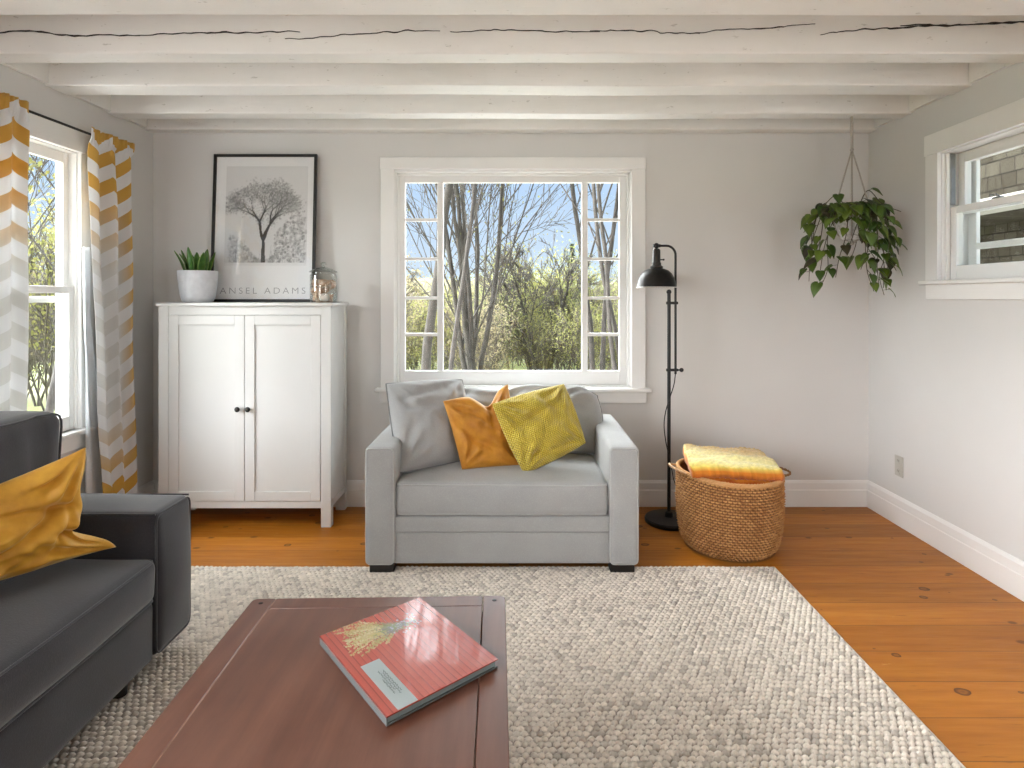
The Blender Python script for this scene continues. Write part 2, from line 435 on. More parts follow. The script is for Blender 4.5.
def curtain_mat():
    t = NT('zigzag_curtain_cloth'); a = t.attr('cloth'); sx = t.N('SeparateXYZ'); t.L(a.outputs['Vector'], sx.inputs[0])
    tri = t.math('ABSOLUTE', t.math('SUBTRACT', t.math('FRACT', t.math('DIVIDE', sx.outputs[0], .50)), .5))
    ph = t.math('FRACT', t.math('DIVIDE', t.math('SUBTRACT', sx.outputs[1], t.math('MULTIPLY', tri, .17)), .150))
    st = t.math('LESS_THAN', ph, .5)
    # window backlight put into the colour: gold washes out to pale stone mid drop
    gold = t.mix(t.attr('backlight').outputs['Fac'], (.62, .37, .075), (.66, .67, .665))
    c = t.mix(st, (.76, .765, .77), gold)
    t.col(c).set(Roughness=.9, Sheen_Weight=.2); t.bump(t.noise(t.co(), 500, 2), .3, .001)
    tr = t.N('BsdfTranslucent'); t.L(c, tr.inputs[0]); ms = t.N('MixShader'); ms.inputs[0].default_value = .24
    t.L(t.b.outputs[0], ms.inputs[1]); t.L(tr.outputs[0], ms.inputs[2]); t.L(ms.outputs[0], t.out.inputs[0]); return t.m
M['curtain'] = curtain_mat()
def lining_mat():
    t = NT('white_curtain_lining'); t.col((.82, .83, .84)).set(Roughness=.9)
    tr = t.N('BsdfTranslucent'); tr.inputs[0].default_value = (.8, .82, .84, 1); ms = t.N('MixShader'); ms.inputs[0].default_value = .55
    t.L(t.b.outputs[0], ms.inputs[1]); t.L(tr.outputs[0], ms.inputs[2]); t.L(ms.outputs[0], t.out.inputs[0]); return t.m
M['lining'] = lining_mat()
M['white_ceramic'] = plain('white_ceramic', (.66, .68, .72), .4, .12, 22, 30, .3, .006)
M['enamel'] = plain('white_enamel', (.85, .84, .8), .4, .02)
M['plate'] = plain('greige_outlet_plastic', (.46, .445, .40), .45, .04)
M['slot'] = plain('dark_outlet_slot', (.05, .05, .045), .6, .1)
M['metal'] = plain('grey_metal_track', (.30, .30, .30), .35, .2, 20, Metallic=.8)
M['paper'] = plain('page_edges', (.20, .245, .245), .8, .1, 60)
M['binding'] = plain('teal_grey_binding', (.10, .11, .11), .5, .08)
M['ink'] = plain('grey_ink', (.33, .33, .335), .7, .1)
M['wetink'] = plain('dark_ink', (.05, .06, .06), .7, .1)

def knit_mat():
    t = NT('chartreuse_knit'); tc = t.co((1, 1, 1)); a = t.attr('cloth'); sx = t.N('SeparateXYZ'); t.L(a.outputs['Vector'], sx.inputs[0])
    u, v = sx.outputs[0], sx.outputs[1]
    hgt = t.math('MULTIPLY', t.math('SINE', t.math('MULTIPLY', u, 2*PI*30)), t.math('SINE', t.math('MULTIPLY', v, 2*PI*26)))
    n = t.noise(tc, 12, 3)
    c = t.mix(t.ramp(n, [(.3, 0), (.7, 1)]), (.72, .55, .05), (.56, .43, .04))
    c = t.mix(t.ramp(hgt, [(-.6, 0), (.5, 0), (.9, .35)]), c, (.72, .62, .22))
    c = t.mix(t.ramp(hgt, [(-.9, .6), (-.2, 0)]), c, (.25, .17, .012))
    t.col(c).set(Roughness=.9, Sheen_Weight=.25); t.bump(hgt, .7, .004); return t.m
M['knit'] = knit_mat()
M['bark'] = plain('tree_bark', (.070, .060, .052), .9, .45, 9, 12, .6, .03)
M['woodbark'] = plain('woodland_bark', (.12, .10, .085), .9, .3, 9)
M['bark2'] = plain('grey_bark', (.066, .057, .048), .9, .4, 7, 12, .6, .03)
def ground_mat():
    t = NT('spring_grass_ground'); co = t.co(); tc = t.N('TexCoord'); vl = t.N('VectorMath', operation='LENGTH'); t.L(tc.outputs['Object'], vl.inputs[0])
    c = t.ramp(t.noise(co, .35, 5, .65), [(.3, (.075, .10, .022)), (.5, (.12, .14, .035)), (.7, (.15, .13, .06))])
    gr = t.mix(t.noise(co, 40, 3), (.50, .49, .46), (.62, .61, .58))            # unseen pale ground round the house, added to bounce light onto the beams
    c = t.mix(t.math('GREATER_THAN', t.math('ADD', vl.outputs['Value'], t.math('MULTIPLY', t.noise(co, 1.5, 3), 1.5)), 10.5), gr, c)
    t.col(c).set(Roughness=.95); t.bump(t.noise(co, 8, 4), .6, .05); return t.m
M['ground'] = ground_mat()
def hill_mat():
    t = NT('wooded_hillside'); co = t.co((1, 1, .7))
    c = t.ramp(t.noise(co, .9, 6, .75), [(.3, (.10, .085, .06)), (.45, (.15, .125, .085)), (.6, (.18, .175, .085)), (.75, (.22, .21, .13))])
    t.col(c).set(Roughness=1.0); t.bump(t.noise(co, 2.2, 5, .7), 1, .4); return t.m
M['hill'] = hill_mat()
def shingle_mat():
    t = NT('weathered_wood_shingles'); tc = t.N('TexCoord'); sx = t.N('SeparateXYZ'); t.L(tc.outputs['Object'], sx.inputs[0])
    zi = t.math('DIVIDE', sx.outputs[2], .14); row = t.math('FLOOR', zi); fr = t.math('FRACT', zi)
    wr = t.N('TexWhiteNoise', noise_dimensions='1D'); t.L(row, wr.inputs['W'])
    yy = t.math('ADD', t.math('DIVIDE', sx.outputs[1], .17), t.math('MULTIPLY', wr.outputs[0], 5)); col = t.math('FLOOR', yy)
    cb = t.N('CombineXYZ'); t.L(row, cb.inputs[0]); t.L(col, cb.inputs[1])
    w2 = t.N('TexWhiteNoise', noise_dimensions='2D'); t.L(cb.outputs[0], w2.inputs['Vector'])
    gap = t.math('MAXIMUM', t.math('LESS_THAN', fr, .10), t.math('LESS_THAN', t.math('FRACT', yy), .06))
    c = t.ramp(w2.outputs[0], [(0, (.034, .029, .021)), (1, (.060, .053, .040))])
    c = t.mix(t.math('MULTIPLY', gap, .75), c, (.008, .007, .006))
    t.col(c).set(Roughness=.95, Specular_IOR_Level=.05); t.bump(fr, .6, .015); return t.m
M['shingle'] = shingle_mat()
M['cream'] = plain('cream_exterior_paint', (.34, .325, .285), .7, .05)

# ------------------------------------------------------------------ room shell
YB, XL, XR, ZC, YF = 4.41, -2.332, 2.24, 2.57, -2.6     # back wall, left wall, right wall, ceiling boards, wall behind the camera
ZB = 2.38                                                # underside of the beams
WT = .19
def wall(name, label, axis, at, out, u0, u1, z0, z1, holes):
    """wall slab with rectangular holes; u runs along the wall"""
    mb = MB(); us = sorted({u0, u1, *[h[0] for h in holes], *[h[1] for h in holes]}); zs = sorted({z0, z1, *[h[2] for h in holes], *[h[3] for h in holes]})
    for i in range(len(us)-1):
        for j in range(len(zs)-1):
            uc, zc = (us[i]+us[i+1])/2, (zs[j]+zs[j+1])/2
            if any(h[0] < uc < h[1] and h[2] < zc < h[3] for h in holes): continue
            if axis == 'y': mb.box((us[i], at, zs[j]), (us[i+1], at+out, zs[j+1]))
            else: mb.box((at, us[i], zs[j]), (at+out, us[i+1], zs[j+1]))
    return setting(mb.build(name, M['wall'], merge=.0001, smooth=30), label, 'wall')
# centre window opening, left window opening, right window opening
CWx0, CWx1, CWz0, CWz1 = -.800, .735, .765, 2.150
LWy0, LWy1, LWz0, LWz1 = 2.66, 3.66, .640, 2.110
RWy0, RWy1, RWz0, RWz1 = 2.55, 3.66, 1.425, 2.110
wall('wall_back', 'warm grey painted wall around the picture window', 'y', YB, WT, XL-WT, XR+WT, 0, ZC, [(CWx0, CWx1, CWz0, CWz1)])
wall('wall_left', 'warm grey wall behind the zigzag curtains', 'x', XL, -.112, YF-WT, YB, 0, ZC, [(LWy0, LWy1, LWz0, LWz1), (-1.3, 1.35, .64, 2.15)])  # second opening is unseen, added to let in more side light
wall('wall_right', 'warm grey wall with the small high window', 'x', XR, WT, YF-WT, YB, 0, ZC, [(RWy0, RWy1, RWz0, RWz1)])
wall('wall_front', 'warm grey wall opposite the picture window', 'y', YF, -WT, XL-WT, XR+WT, 0, ZC, [])
fl = MB().box((XL-WT, YF-WT, -.12), (XR+WT, YB+WT, 0)).build('floor', M['floor'], smooth=0)
setting(fl, 'wide knotty orange pine floorboards', 'floor')
ce = MB()
yy = YF
while yy < YB+.02:
    ce.box((XL-WT, yy+.002, ZC), (XR+WT, min(yy+.18, YB+WT)-.002, ZC+.03)); yy += .18
ce.box((XL-WT, YF-WT, ZC+.028), (XR+WT, YB+WT, ZC+.09))
setting(ce.build('ceiling', M['beam'], smooth=0), 'white painted ceiling boards above the beams', 'ceiling')

def beam(y0, y1, seed, label, crack=None, z1=ZC):
    mb = MB(); n = 60
    def prof(x):                                           # slightly uneven hand hewn edges
        a = nz((x*1.1, seed, 0), 1.0)*.006+nz((x*7, seed, 3), 1.0)*.0018
        b = nz((x*1.3, seed, 9), 1.0)*.006+nz((x*8, seed, 5), 1.0)*.0018
        z = nz((x*.9, seed, 14), 1.0)*.005+nz((x*9, seed, 8), 1.0)*.0015
        return [(y0+a, z1), (y0+a*.6, ZB+.006+z), (y0+.006+a, ZB+z), (y1-.006+b, ZB+z), (y1+b, ZB+.006+z), (y1+b*.6, z1)]
    rows = [prof(lerp(XL, XR, i/n)) for i in range(n+1)]; vs = []; fs = []
    for i, r in enumerate(rows):
        vs += [V(lerp(XL+.001, XR-.001, i/n), y, z) for y, z in r]
    for i in range(n):
        for k in range(6):
            fs.append((i*6+k, i*6+(k+1) % 6, (i+1)*6+(k+1) % 6, (i+1)*6+k))
    fs += [(5, 4, 3, 2, 1, 0), tuple(n*6+k for k in range(6))]
    mb.add(vs, fs); o = setting(mb.build('ceiling_beam', M['beam'], smooth=0), label, 'beam')
    if crack:                                              # long drying checks in the timber
        ck = MB()
        for (px0, py0, px1, py1, wd) in crack:
            P = W(px0, py0, y0-.002); Q = W(px1, py1, y0-.002); m = 44; top = []; bot = []
            for i in range(m+1):
                t = i/m; p = P.lerp(Q, t); d = nz((p.x*5, seed, 2), 1)*.010+nz((p.x*22, seed, 2), 1)*.006+(.004 if math.sin(p.x*9+seed+px0) > .55 else 0)
                hw = wd*math.sin(PI*min(1, max(0, .03+.94*t)))**.6*(.35+1.3*abs(nz((p.x*14, 3, seed), 1)))
                yq = y0-.0035+nz((p.x*1.1, seed, 0), 1.0)*.006*.9-.003
                top.append(V(p.x, yq, p.z+d+hw)); bot.append(V(p.x, yq, p.z+d-hw))
            back = [v+V(0, .012, 0) for v in top]+[v+V(0, .012, 0) for v in bot]
            vs = top+bot; fs = [(i, i+m+1, i+m+2, i+1) for i in range(m)]
            ck.add(vs+back, fs+[(i, i+1, i+1+2*(m+1), i+2*(m+1)) for i in range(m)]+[(i+m+1, i+3*(m+1), i+1+3*(m+1), i+m+2) for i in range(m)])
        ck.build('crack', M['crack'], o, smooth=0)
    return o
beam(4.300, YB-.001, 1, 'white beam lying against the wall above the picture window')
beam(3.920, 4.050, 2, 'white beam carrying the hanging plant')
beam(3.400, 3.570, 3, 'white beam third from the window wall')
beam(2.953, 3.080, 4, 'white beam with a long dark crack',
     [(-40, 32, 140, 36, .0042), (130, 36, 300, 31, .003), (285, 39, 440, 30, .0022), (450, 31, 600, 32, .0024), (590, 31, 700, 33, .0018),
      (690, 33, 815, 25, .0022), (820, 34, 960, 24, .0036), (900, 27, 1060, 21, .0044)])
beam(2.330, 2.457+.097, 5, 'white beam at the very top of the view')
yb = 1.86
for i in range(9):
    beam(yb-.13, yb, 6+i, 'white beam overhead behind the view, one of a row'); yb -= .47
# white boards between the beam ends along the side walls
mbl, mbr = MB(), MB(); ends = [(4.055, 4.297), (3.575, 3.917), (3.085, 3.397), (2.56, 2.95), (1.87, 2.325), (.9, 1.72)]
for y0, y1 in ends:
    mbl.box((XL, y0, ZB+.008), (XL+.022, y1, ZC)); mbr.box((XR-.022, y0, ZB+.008), (XR, y1, ZC))
setting(mbl.build('trim_1', M['beam'], bevel=.002), 'white boards between beam ends along the left wall', 'trim')
setting(mbr.build('trim_2', M['beam'], bevel=.002), 'white boards between beam ends along the right wall', 'trim')

def baseboard(name, label, p0, p1, inward):
    mb = MB(); d = Vector(inward)
    prof = [(0, 0), (.020, 0), (.020, .105), (.016, .109), (.016, .150), (.010, .160), (.006, .166), (0, .166)]
    vs = [Vector(p)+d*a+V(0, 0, z) for p in (p0, p1) for a, z in prof]; n = len(prof)
    fs = [(k, (k+1) % n, n+(k+1) % n, n+k) for k in range(n)]+[tuple(range(n)), tuple(range(2*n-1, n-1, -1))]
    mb.add(vs, fs); return setting(mb.build(name, M['trim'], merge=.00001, smooth=20), label, 'baseboard')
baseboard('baseboard_back', 'white baseboard under the picture window', (XL, YB, 0), (XR, YB, 0), (0, -1, 0))
baseboard('baseboard_left', 'white baseboard under the curtains', (XL, YF, 0), (XL, YB-.02, 0), (1, 0, 0))
baseboard('baseboard_right', 'white baseboard under the outlet', (XR, YF, 0), (XR, YB-.02, 0), (-1, 0, 0))

# ------------------------------------------------------------------ windows
w1 = thing('window_1', 'wide white picture window with five small panes each side', 'window', (0, YB, 0), kind='structure')
ZT = 2.224
m = MB(); m.box((-.875, YB-.022, .754), (CWx0+.012, YB, ZT-.07)).box((CWx1-.012, YB-.022, .754), (.811, YB, ZT-.07))
m.build('side_casing', M['trim'], w1, bevel=.003)
m = MB(); m.box((-.878, YB-.026, ZT-.075), (.814, YB, ZT)); m.build('head_casing', M['trim'], w1, bevel=.003)
m = MB().box((-.905, YB-.07, .735), (.842, YB+.10, .757)); m.build('sill', M['trim'], w1, bevel=.006)
m = MB().box((-.882, YB-.02, .660), (.818, YB, .735)); m.build('apron', M['trim'], w1, bevel=.003)
m = MB()                                                    # jamb lining and stops
m.box((CWx0, YB, CWz0-.008), (CWx0+.018, YB+WT, CWz1)).box((CWx1-.018, YB, CWz0-.008), (CWx1, YB+WT, CWz1)).box((CWx0, YB, CWz1-.018), (CWx1, YB+WT, CWz1)).box((CWx0, YB+.10, .745), (CWx1, YB+WT, CWz0))
m.box((CWx0+.018, YB+.03, CWz0), (CWx0+.032, YB+.06, CWz1-.018)).box((CWx1-.032, YB+.03, CWz0), (CWx1-.018, YB+.06, CWz1-.018)).box((CWx0+.018, YB+.03, CWz1-.032), (CWx1-.018, YB+.06, CWz1-.018))
m.build('jamb', M['trim'], w1, bevel=.002)
DS = YB+.08; sx_ = lambda px: (px-CX)/F*DS; sz_ = lambda py: H-(py-CY)/F*DS
gx = [405.5, 437.5, 443.5, 581.5, 587.5, 619]; gz0, gz1 = sz_(370.5), sz_(183)
bars = MB(); y0, y1 = DS-.018, DS+.022
bars.box((CWx0+.018, y0, CWz0), (sx_(gx[0]), y1, CWz1-.018)).box((sx_(gx[5]), y0, CWz0), (CWx1-.018, y1, CWz1-.018))
bars.box((sx_(gx[0]), y0, CWz0), (sx_(gx[5]), y1, gz0)).box((sx_(gx[0]), y0, gz1), (sx_(gx[5]), y1, CWz1-.018))
bars.build('sash_frame', M['trim'], w1, bevel=.003)
m = MB().box((sx_(gx[1]), y0, gz0), (sx_(gx[2]), y1, gz1)); m.build('mullion', M['trim'], w1, bevel=.003)
m = MB().box((sx_(gx[3]), y0, gz0), (sx_(gx[4]), y1, gz1)); m.build('mullion', M['trim'], w1, bevel=.003)
rows = [183, 218.5, 221.5, 257.5, 260.5, 296.5, 299.5, 333, 336, 370.5]
for a, b in ((0, 1), (4, 5)):
    mm = MB()
    for k in range(4):
        mm.box((sx_(gx[a]), y0+.006, sz_(rows[2*k+2])), (sx_(gx[b]), y1-.004, sz_(rows[2*k+1])))
    mo = mm.build('glazing_bars', M['trim'], w1, bevel=.002)
    for k in range(5):
        MB().box((sx_(gx[a])-.004, DS, sz_(rows[2*k+1])-.004), (sx_(gx[b])+.004, DS+.004, sz_(rows[2*k])+.004)).build('small_pane', M['pane'], w1, smooth=0)
MB().box((sx_(gx[2])-.004, DS, gz0-.004), (sx_(gx[3])+.004, DS+.004, gz1+.004)).build('large_pane', M['pane'], w1, smooth=0)

def hung_window(name, label, x, s, y0, y1, z0, z1, zm, cas, sillx):
    """double hung window in a side wall; s=+1 when outdoors is towards +x"""
    w = thing(name, label, 'window', (x, (y0+y1)/2, z0), kind='structure'); t = -s*.022
    MB().box((x, y0-cas, z0-.0), (x+t, y0+.01, z1+.0)).box((x, y1-.01, z0), (x+t, y1+cas, z1)).build('side_casing', M['trim'], w, bevel=.003)
    MB().box((x, y0-cas-.004, z1-.01), (x+t*1.2, y1+cas+.004, z1+cas)).build('head_casing', M['trim'], w, bevel=.003)
    MB().box((x+s*.10, y0-cas-.03, z0-.022), (x-s*sillx, y1+cas+.03, z0+.0)).build('sill', M['trim'], w, bevel=.005)
    MB().box((x, y0-cas, z0-.10), (x+t*.9, y1+cas, z0-.022)).build('apron', M['trim'], w, bevel=.003)
    j = MB(); jd = WT if s > 0 else .112
    for a, b in ((y0, y0+.016), (y1-.016, y1)): j.box((x, a, z0), (x+s*jd, b, z1))
    j.box((x, y0, z1-.016), (x+s*jd, y1, z1)).box((x+s*.08, y0, z0-.02), (x+s*jd, y1, z0+.004))
    if s > 0:
      for a, b in ((y0+.016, y0+.030), (y1-.030, y1-.016)): j.box((x+s*.016, a, z0), (x+s*.034, b, z1-.016))
    j.build('jamb', M['trim'], w, bevel=.002)
    dl, du, dt, st, sx0_ = (.038, .082, .036, .055, .135) if s > 0 else (.012, .042, .026, .038, .082)
    for nm, xa, za, zb in (('lower_sash', x+s*dl, z0, zm+.018), ('upper_sash', x+s*du, zm-.018, z1-.016)):
        f = MB(); xb = xa+s*dt; ya, yb_ = y0+.018, y1-.018; rb = .075 if nm == 'lower_sash' else .036; rt = .036 if nm == 'lower_sash' else .055
        f.box((xa, ya, za), (xb, ya+st, zb)).box((xa, yb_-st, za), (xb, yb_, zb)).box((xa, ya+st, za), (xb, yb_-st, za+rb)).box((xa, ya+st, zb-rt), (xb, yb_-st, zb))
        fo = f.build(nm, M['trim'], w, bevel=.003)
        MB().box((xa+s*.012, ya+st-.004, za+rb-.004), (xa+s*.016, yb_-st+.004, zb-rt+.004)).build('pane', M['pane'], fo, smooth=0)
    # storm window outside
    f = MB(); xa, xb = x+s*sx0_, x+s*(sx0_+.02)
    sw = .085 if s > 0 else .024
    f.box((xa, y0+.018, z0), (xb, y0+sw, z1)).box((xa, y1-sw, z0), (xb, y1-.018, z1)).box((xa, y0+sw, z0), (xb, y1-sw, z0+.05)).box((xa, y0+sw, z1-.06), (xb, y1-sw, z1-.016))
    zs = lerp(z0, zm, .48) if s > 0 else zm-.05
    f.box((xa, y0+sw, zs-.016), (xb, y1-sw, zs+.016))
    f.build('storm_frame', M['trim'], w, bevel=.002)
    return w
w2 = hung_window('window_2', 'tall white sash window between the zigzag curtains', XL, -1, LWy0, LWy1, LWz0, LWz1, 1.375, .10, .05)
w3 = hung_window('window_3', 'small high white sash window above the outlet', XR, 1, RWy0, RWy1, RWz0, RWz1, 1.79, .10, .045)
tr = MB(); tr.box((XR+.040, RWy1-.034, 1.82), (XR+.060, RWy1-.016, 2.09)); tr.tube([V(XR+.036, RWy1-.028, 1.82), V(XR+.036, RWy1-.028, 2.09)], .006, 8)
tr.build('metal_track', M['metal'], w3, bevel=.001)
la = MB(); la.box((XR+.052, 3.28, 1.808), (XR+.072, 3.34, 1.818)); la.tube([V(XR+.06, 3.30, 1.818), V(XR+.052, 3.31, 1.83), V(XR+.045, 3.335, 1.828)], .006, 8)
la.build('sash_lock', M['metal'], w3)

# outlet on the right wall
ol = thing('wall_outlet', 'greige electrical outlet low on the right wall', 'outlet', (XR, 4.05, .343))
soft_box(MB(), (XR-.006, 4.008, .283), (XR+.0005, 4.094, .403), .0028, m=3).build('cover_plate', M['plate'], ol, merge=.0001)
for dz in (.03, -.03):
    s_ = soft_box(MB(), (XR-.009, 4.034, .343+dz-.017), (XR-.003, 4.068, .343+dz+.017), .0028, m=3).build('socket', M['plate'], ol, merge=.0001)
    MB().box((XR-.0094, 4.042, .343+dz-.004), (XR-.0085, 4.0445, .343+dz+.009)).box((XR-.0094, 4.057, .343+dz-.004), (XR-.0085, 4.0595, .343+dz+.009)).build('slot', M['slot'], s_, smooth=0)

# ------------------------------------------------------------------ rug
def build_rug():
    X0, X1, Y0, Y1 = -1.78, 1.267, -.10, 3.405
    st = .0040; yv = 1.72
    nx, ny = int((X1-X0)/st), int((Y1-yv)*KY/st)
    xs = np.linspace(X0, X1, nx+1); ys = np.linspace(yv, Y1, ny+1)
    X, Y = np.meshgrid(xs, ys)
    px, py = .0235, .0245
    rng = np.random.default_rng(3)
    nr, nc = int(4/py)+4, int(4/px)+4
    tone = rng.normal(1.0, .08, (nr, nc)).clip(.72, 1.2); tone = np.where(rng.random((nr, nc)) < .10, .66, tone); hh = rng.uniform(.8, 1.0, (nr, nc)); jx = rng.uniform(-.10, .10, (nr, nc)); jy = rng.uniform(-.09, .09, (nr, nc))
    wob = .006*np.sin(X*5+1)+.004*np.sin(X*13)
    R = (Y+wob+.5)/py; Z = np.zeros_like(X); T = np.zeros_like(X); best = np.full_like(X, 9)
    for dr in (-1, 0, 1):
        r = np.floor(R).astype(int)+dr
        cc = (X+2.2)/px+.5*(r % 2)
        for dc in (-1, 0, 1):
            c = np.floor(cc).astype(int)+dc
            rr, c2 = r % nr, c % nc
            dx = cc-(c+.5+jx[rr, c2]); dy = R-(r+.5+jy[rr, c2])
            a = .35; du = dx*math.cos(a)+dy*math.sin(a); dv = -dx*math.sin(a)+dy*math.cos(a)
            d = np.sqrt((du*.95)**2+(dv*1.1)**2)
            k = d < best; best = np.where(k, d, best); T = np.where(k, tone[rr, c2], T)
            Z = np.where(k, hh[rr, c2]*np.sqrt(np.clip(1-(d/.545)**2, 0, 1)), Z)
    T = np.where(Z < .30, .42, T)                              # shade between the loops put into the tone
    edge = np.minimum(np.minimum(X-X0, X1-X), Y1-Y); ef = np.clip(edge/.012, 0, 1)
    ZZ = .001+.0165*Z*(.35+.65*ef)
    vs = np.stack([X, Y, ZZ], -1).reshape(-1, 3)
    idx = np.arange(len(vs)).reshape(ny+1, nx+1)
    q = np.stack([idx[:-1, :-1], idx[:-1, 1:], idx[1:, 1:], idx[1:, :-1]], -1).reshape(-1, 4)
    me = bpy.data.meshes.new('area_rug')
    bl = [(X0, Y0, .008), (X1, Y0, .008), (X1, yv, .008), (X0, yv, .008), (X0, Y0, .0006), (X1, Y0, .0006), (X1, Y1, .0006), (X0, Y1, .0006), (X1, Y1, .006), (X0, Y1, .006)]
    nb = len(vs); vs = np.concatenate([vs, np.array(bl)]); vs[:, 1] *= KY
    ex = [(nb, nb+1, nb+2, nb+3), (nb+4, nb+7, nb+6, nb+5), (nb+6, nb+7, nb+9, nb+8), (nb+4, nb+5, nb+1, nb)]
    ex += [(nb+5, nb+6, nb+8, nb+2), (nb+5, nb+2, nb+1, nb+1), (nb+7, nb+4, nb+3, nb+9)]
    ex = [tuple(dict.fromkeys(f)) for f in ex]
    me.from_pydata(vs.tolist(), [], q.tolist()+ex)
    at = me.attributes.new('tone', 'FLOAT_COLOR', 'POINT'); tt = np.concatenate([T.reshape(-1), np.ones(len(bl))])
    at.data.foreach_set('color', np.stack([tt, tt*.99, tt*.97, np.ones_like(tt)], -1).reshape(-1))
    me.polygons.foreach_set('use_smooth', [True]*len(me.polygons)); me.materials.append(M['rug']); me.update()
    o = bpy.data.objects.new('area_rug', me); C.objects.link(o)
    return tag(o, 'chunky looped oatmeal wool rug on the pine floor', 'rug')
build_rug()
RZ = .0125                                                  # height of the rug's loops

# ------------------------------------------------------------------ cabinet
cb = thing('storage_cabinet', 'white two-door cabinet with panelled doors against the back wall', 'cabinet', (-1.588, 4.19, 0))
cx0, cx1, cy0, cy1 = -2.085, -1.085, 4.0, 4.372
soft_box(MB(), (cx0-.012, cy0-.015, 1.283), (cx1+.012, cy1, 1.303), .004, m=2).build('top', M['cab'], cb, merge=.0001)
m = MB()
m.box((cx0+.005, cy0+.012, .125), (cx0+.02, cy1-.004, 1.282)).box((cx1-.02, cy0+.012, .125), (cx1-.005, cy1-.004, 1.282)).box((cx0+.02, cy1-.014, .125), (cx1-.02, cy1-.004, 1.282))
m.box((cx0, cy0+.02, .13), (cx1, cy1, .15)).box((cx0+.05, cy0+.004, .110), (cx1-.05, cy0+.024, .150)).box((cx0+.05, cy0+.004, 1.232), (cx1-.05, cy0+.024, 1.2825))
m.box((cx1-.024, cy0+.05, .110), (cx1-.003, cy1-.04, .150))
m.build('body', M['cab'], cb, bevel=.0015)
for xa in (cx0, cx1-.058):
    for ya in (cy0, cy1-.05):
        MB().box((xa, ya, 0.0), (xa+.058, ya+(.055 if ya == cy0 else .05), 1.283)).build('leg', M['cab'], cb, bevel=.002)
for dx0, dx1, kx in ((cx0+.060, -1.5865, -1.5865-.045), (-1.5835, cx1-.060, -1.5835+.018)):
    d = MB(); z0, z1, yf = .152, 1.230, cy0-.001; s = .056
    d.box((dx0, yf, z0), (dx0+s, yf+.02, z1)).box((dx1-s, yf, z0), (dx1, yf+.02, z1)).box((dx0+s, yf, z0), (dx1-s, yf+.02, z0+s)).box((dx0+s, yf, z1-s), (dx1-s, yf+.02, z1))
    d.box((dx0+s-.004, yf+.009, z0+s-.004), (dx1-s+.004, yf+.016, z1-s+.004))
    do = d.build('door', M['cab'], cb, bevel=.0018)
    kz = H-(409-CY)/F*cy0; kx = ((238.5 if dx1 < -1.585 else 249)-CX)/F*cy0
    k = MB().lathe([(.0001, 0), (.006, 0), (.0055, .010), (.007, .013), (.0145, .017), (.0155, .022), (.013, .027), (.0001, .030)], (kx, yf, kz), 16, M=Matrix.Rotation(PI/2, 4, 'X'))
    k.build('knob', M['black'], do, smooth=60)
ZK = 1.303

# ------------------------------------------------------------------ framed print (generic winter tree)
yb0, yt0 = 4.322, 4.384; zt = 2.238; ht = math.hypot(zt-ZK, yt0-yb0); px0, px1 = -1.924, -1.272
up = V(0, yt0-yb0, zt-ZK).normalized(); nf = V(0, -up.z, up.y)
def PF(x, h, d=0): return V(x, yb0, ZK+.001)+up*h+nf*d
pr = thing('framed_print', 'black framed print of a bare winter tree leaning on the wall', 'picture', ((px0+px1)/2, yb0, ZK))
m = MB(); fw = .017
def fbox(mb, x0, x1, h0, h1, d0, d1):
    vs = [PF(x, h, d) for d in (d0, d1) for h in (h0, h1) for x in (x0, x1)]
    mb.add(vs, [(0, 2, 3, 1), (4, 5, 7, 6), (0, 1, 5, 4), (2, 6, 7, 3), (0, 4, 6, 2), (1, 3, 7, 5)])
fbox(m, px0, px0+fw, 0, ht, 0, .022); fbox(m, px1-fw, px1, 0, ht, 0, .022); fbox(m, px0+fw, px1-fw, 0, fw, 0, .022); fbox(m, px0+fw, px1-fw, ht-fw, ht, 0, .022)
m.build('frame', M['frame'], pr, bevel=.0015)
m = MB(); fbox(m, px0+.004, px1-.004, .004, ht-.004, .001, .006); m.build('backing', M['frame'], pr, smooth=0)
nw, nh = 190, 276; PSEED = 2
img = np.full((nh, nw), .80)
rg = np.random.default_rng(11)
yyg, xxg = np.mgrid[0:nh, 0:nw]; U, Vv = xxg/nw, yyg/nh      # Vv=0 at the bottom
inside = (U > .10) & (U < .93) & (Vv > .235) & (Vv < .93)
img = np.where(inside, .64+.05*(Vv-.3), img)
blot = np.zeros_like(img)
def disc(cx, cy, r, val, a):
    x0, x1, y0, y1 = int(cx-r-1), int(cx+r+2), int(cy-r-1), int(cy+r+2)
    x0, y0 = max(0, x0), max(0, y0); x1, y1 = min(nw, x1), min(nh, y1)
    if x1 <= x0 or y1 <= y0: return
    s = (xxg[y0:y1, x0:x1]-cx)**2+(yyg[y0:y1, x0:x1]-cy)**2 <= r*r
    img[y0:y1, x0:x1] = np.where(s, img[y0:y1, x0:x1]*(1-a)+val*a, img[y0:y1, x0:x1])
for i in range(2000):                                        # misty woods behind
    cx = rg.uniform(.14, .92)*nw; top = .34+.09*math.sin(cx*.05)+(.16 if cx > nw*.6 else .02)
    cy = rg.uniform(.25, top)*nh; disc(cx, cy, rg.uniform(1, 3.2), rg.choice([.12, .2, .35, .5, .7]), .42 if cx > nw*.55 else .2)
for i in range(26):
    cx = rg.uniform(.14, .92)*nw
    for k in range(int(rg.uniform(20, 55))): disc(cx+math.sin(k*.2+i)*.7, .245*nh+k, .6, .2, .35)
TW = []; rg = np.random.default_rng(PSEED)
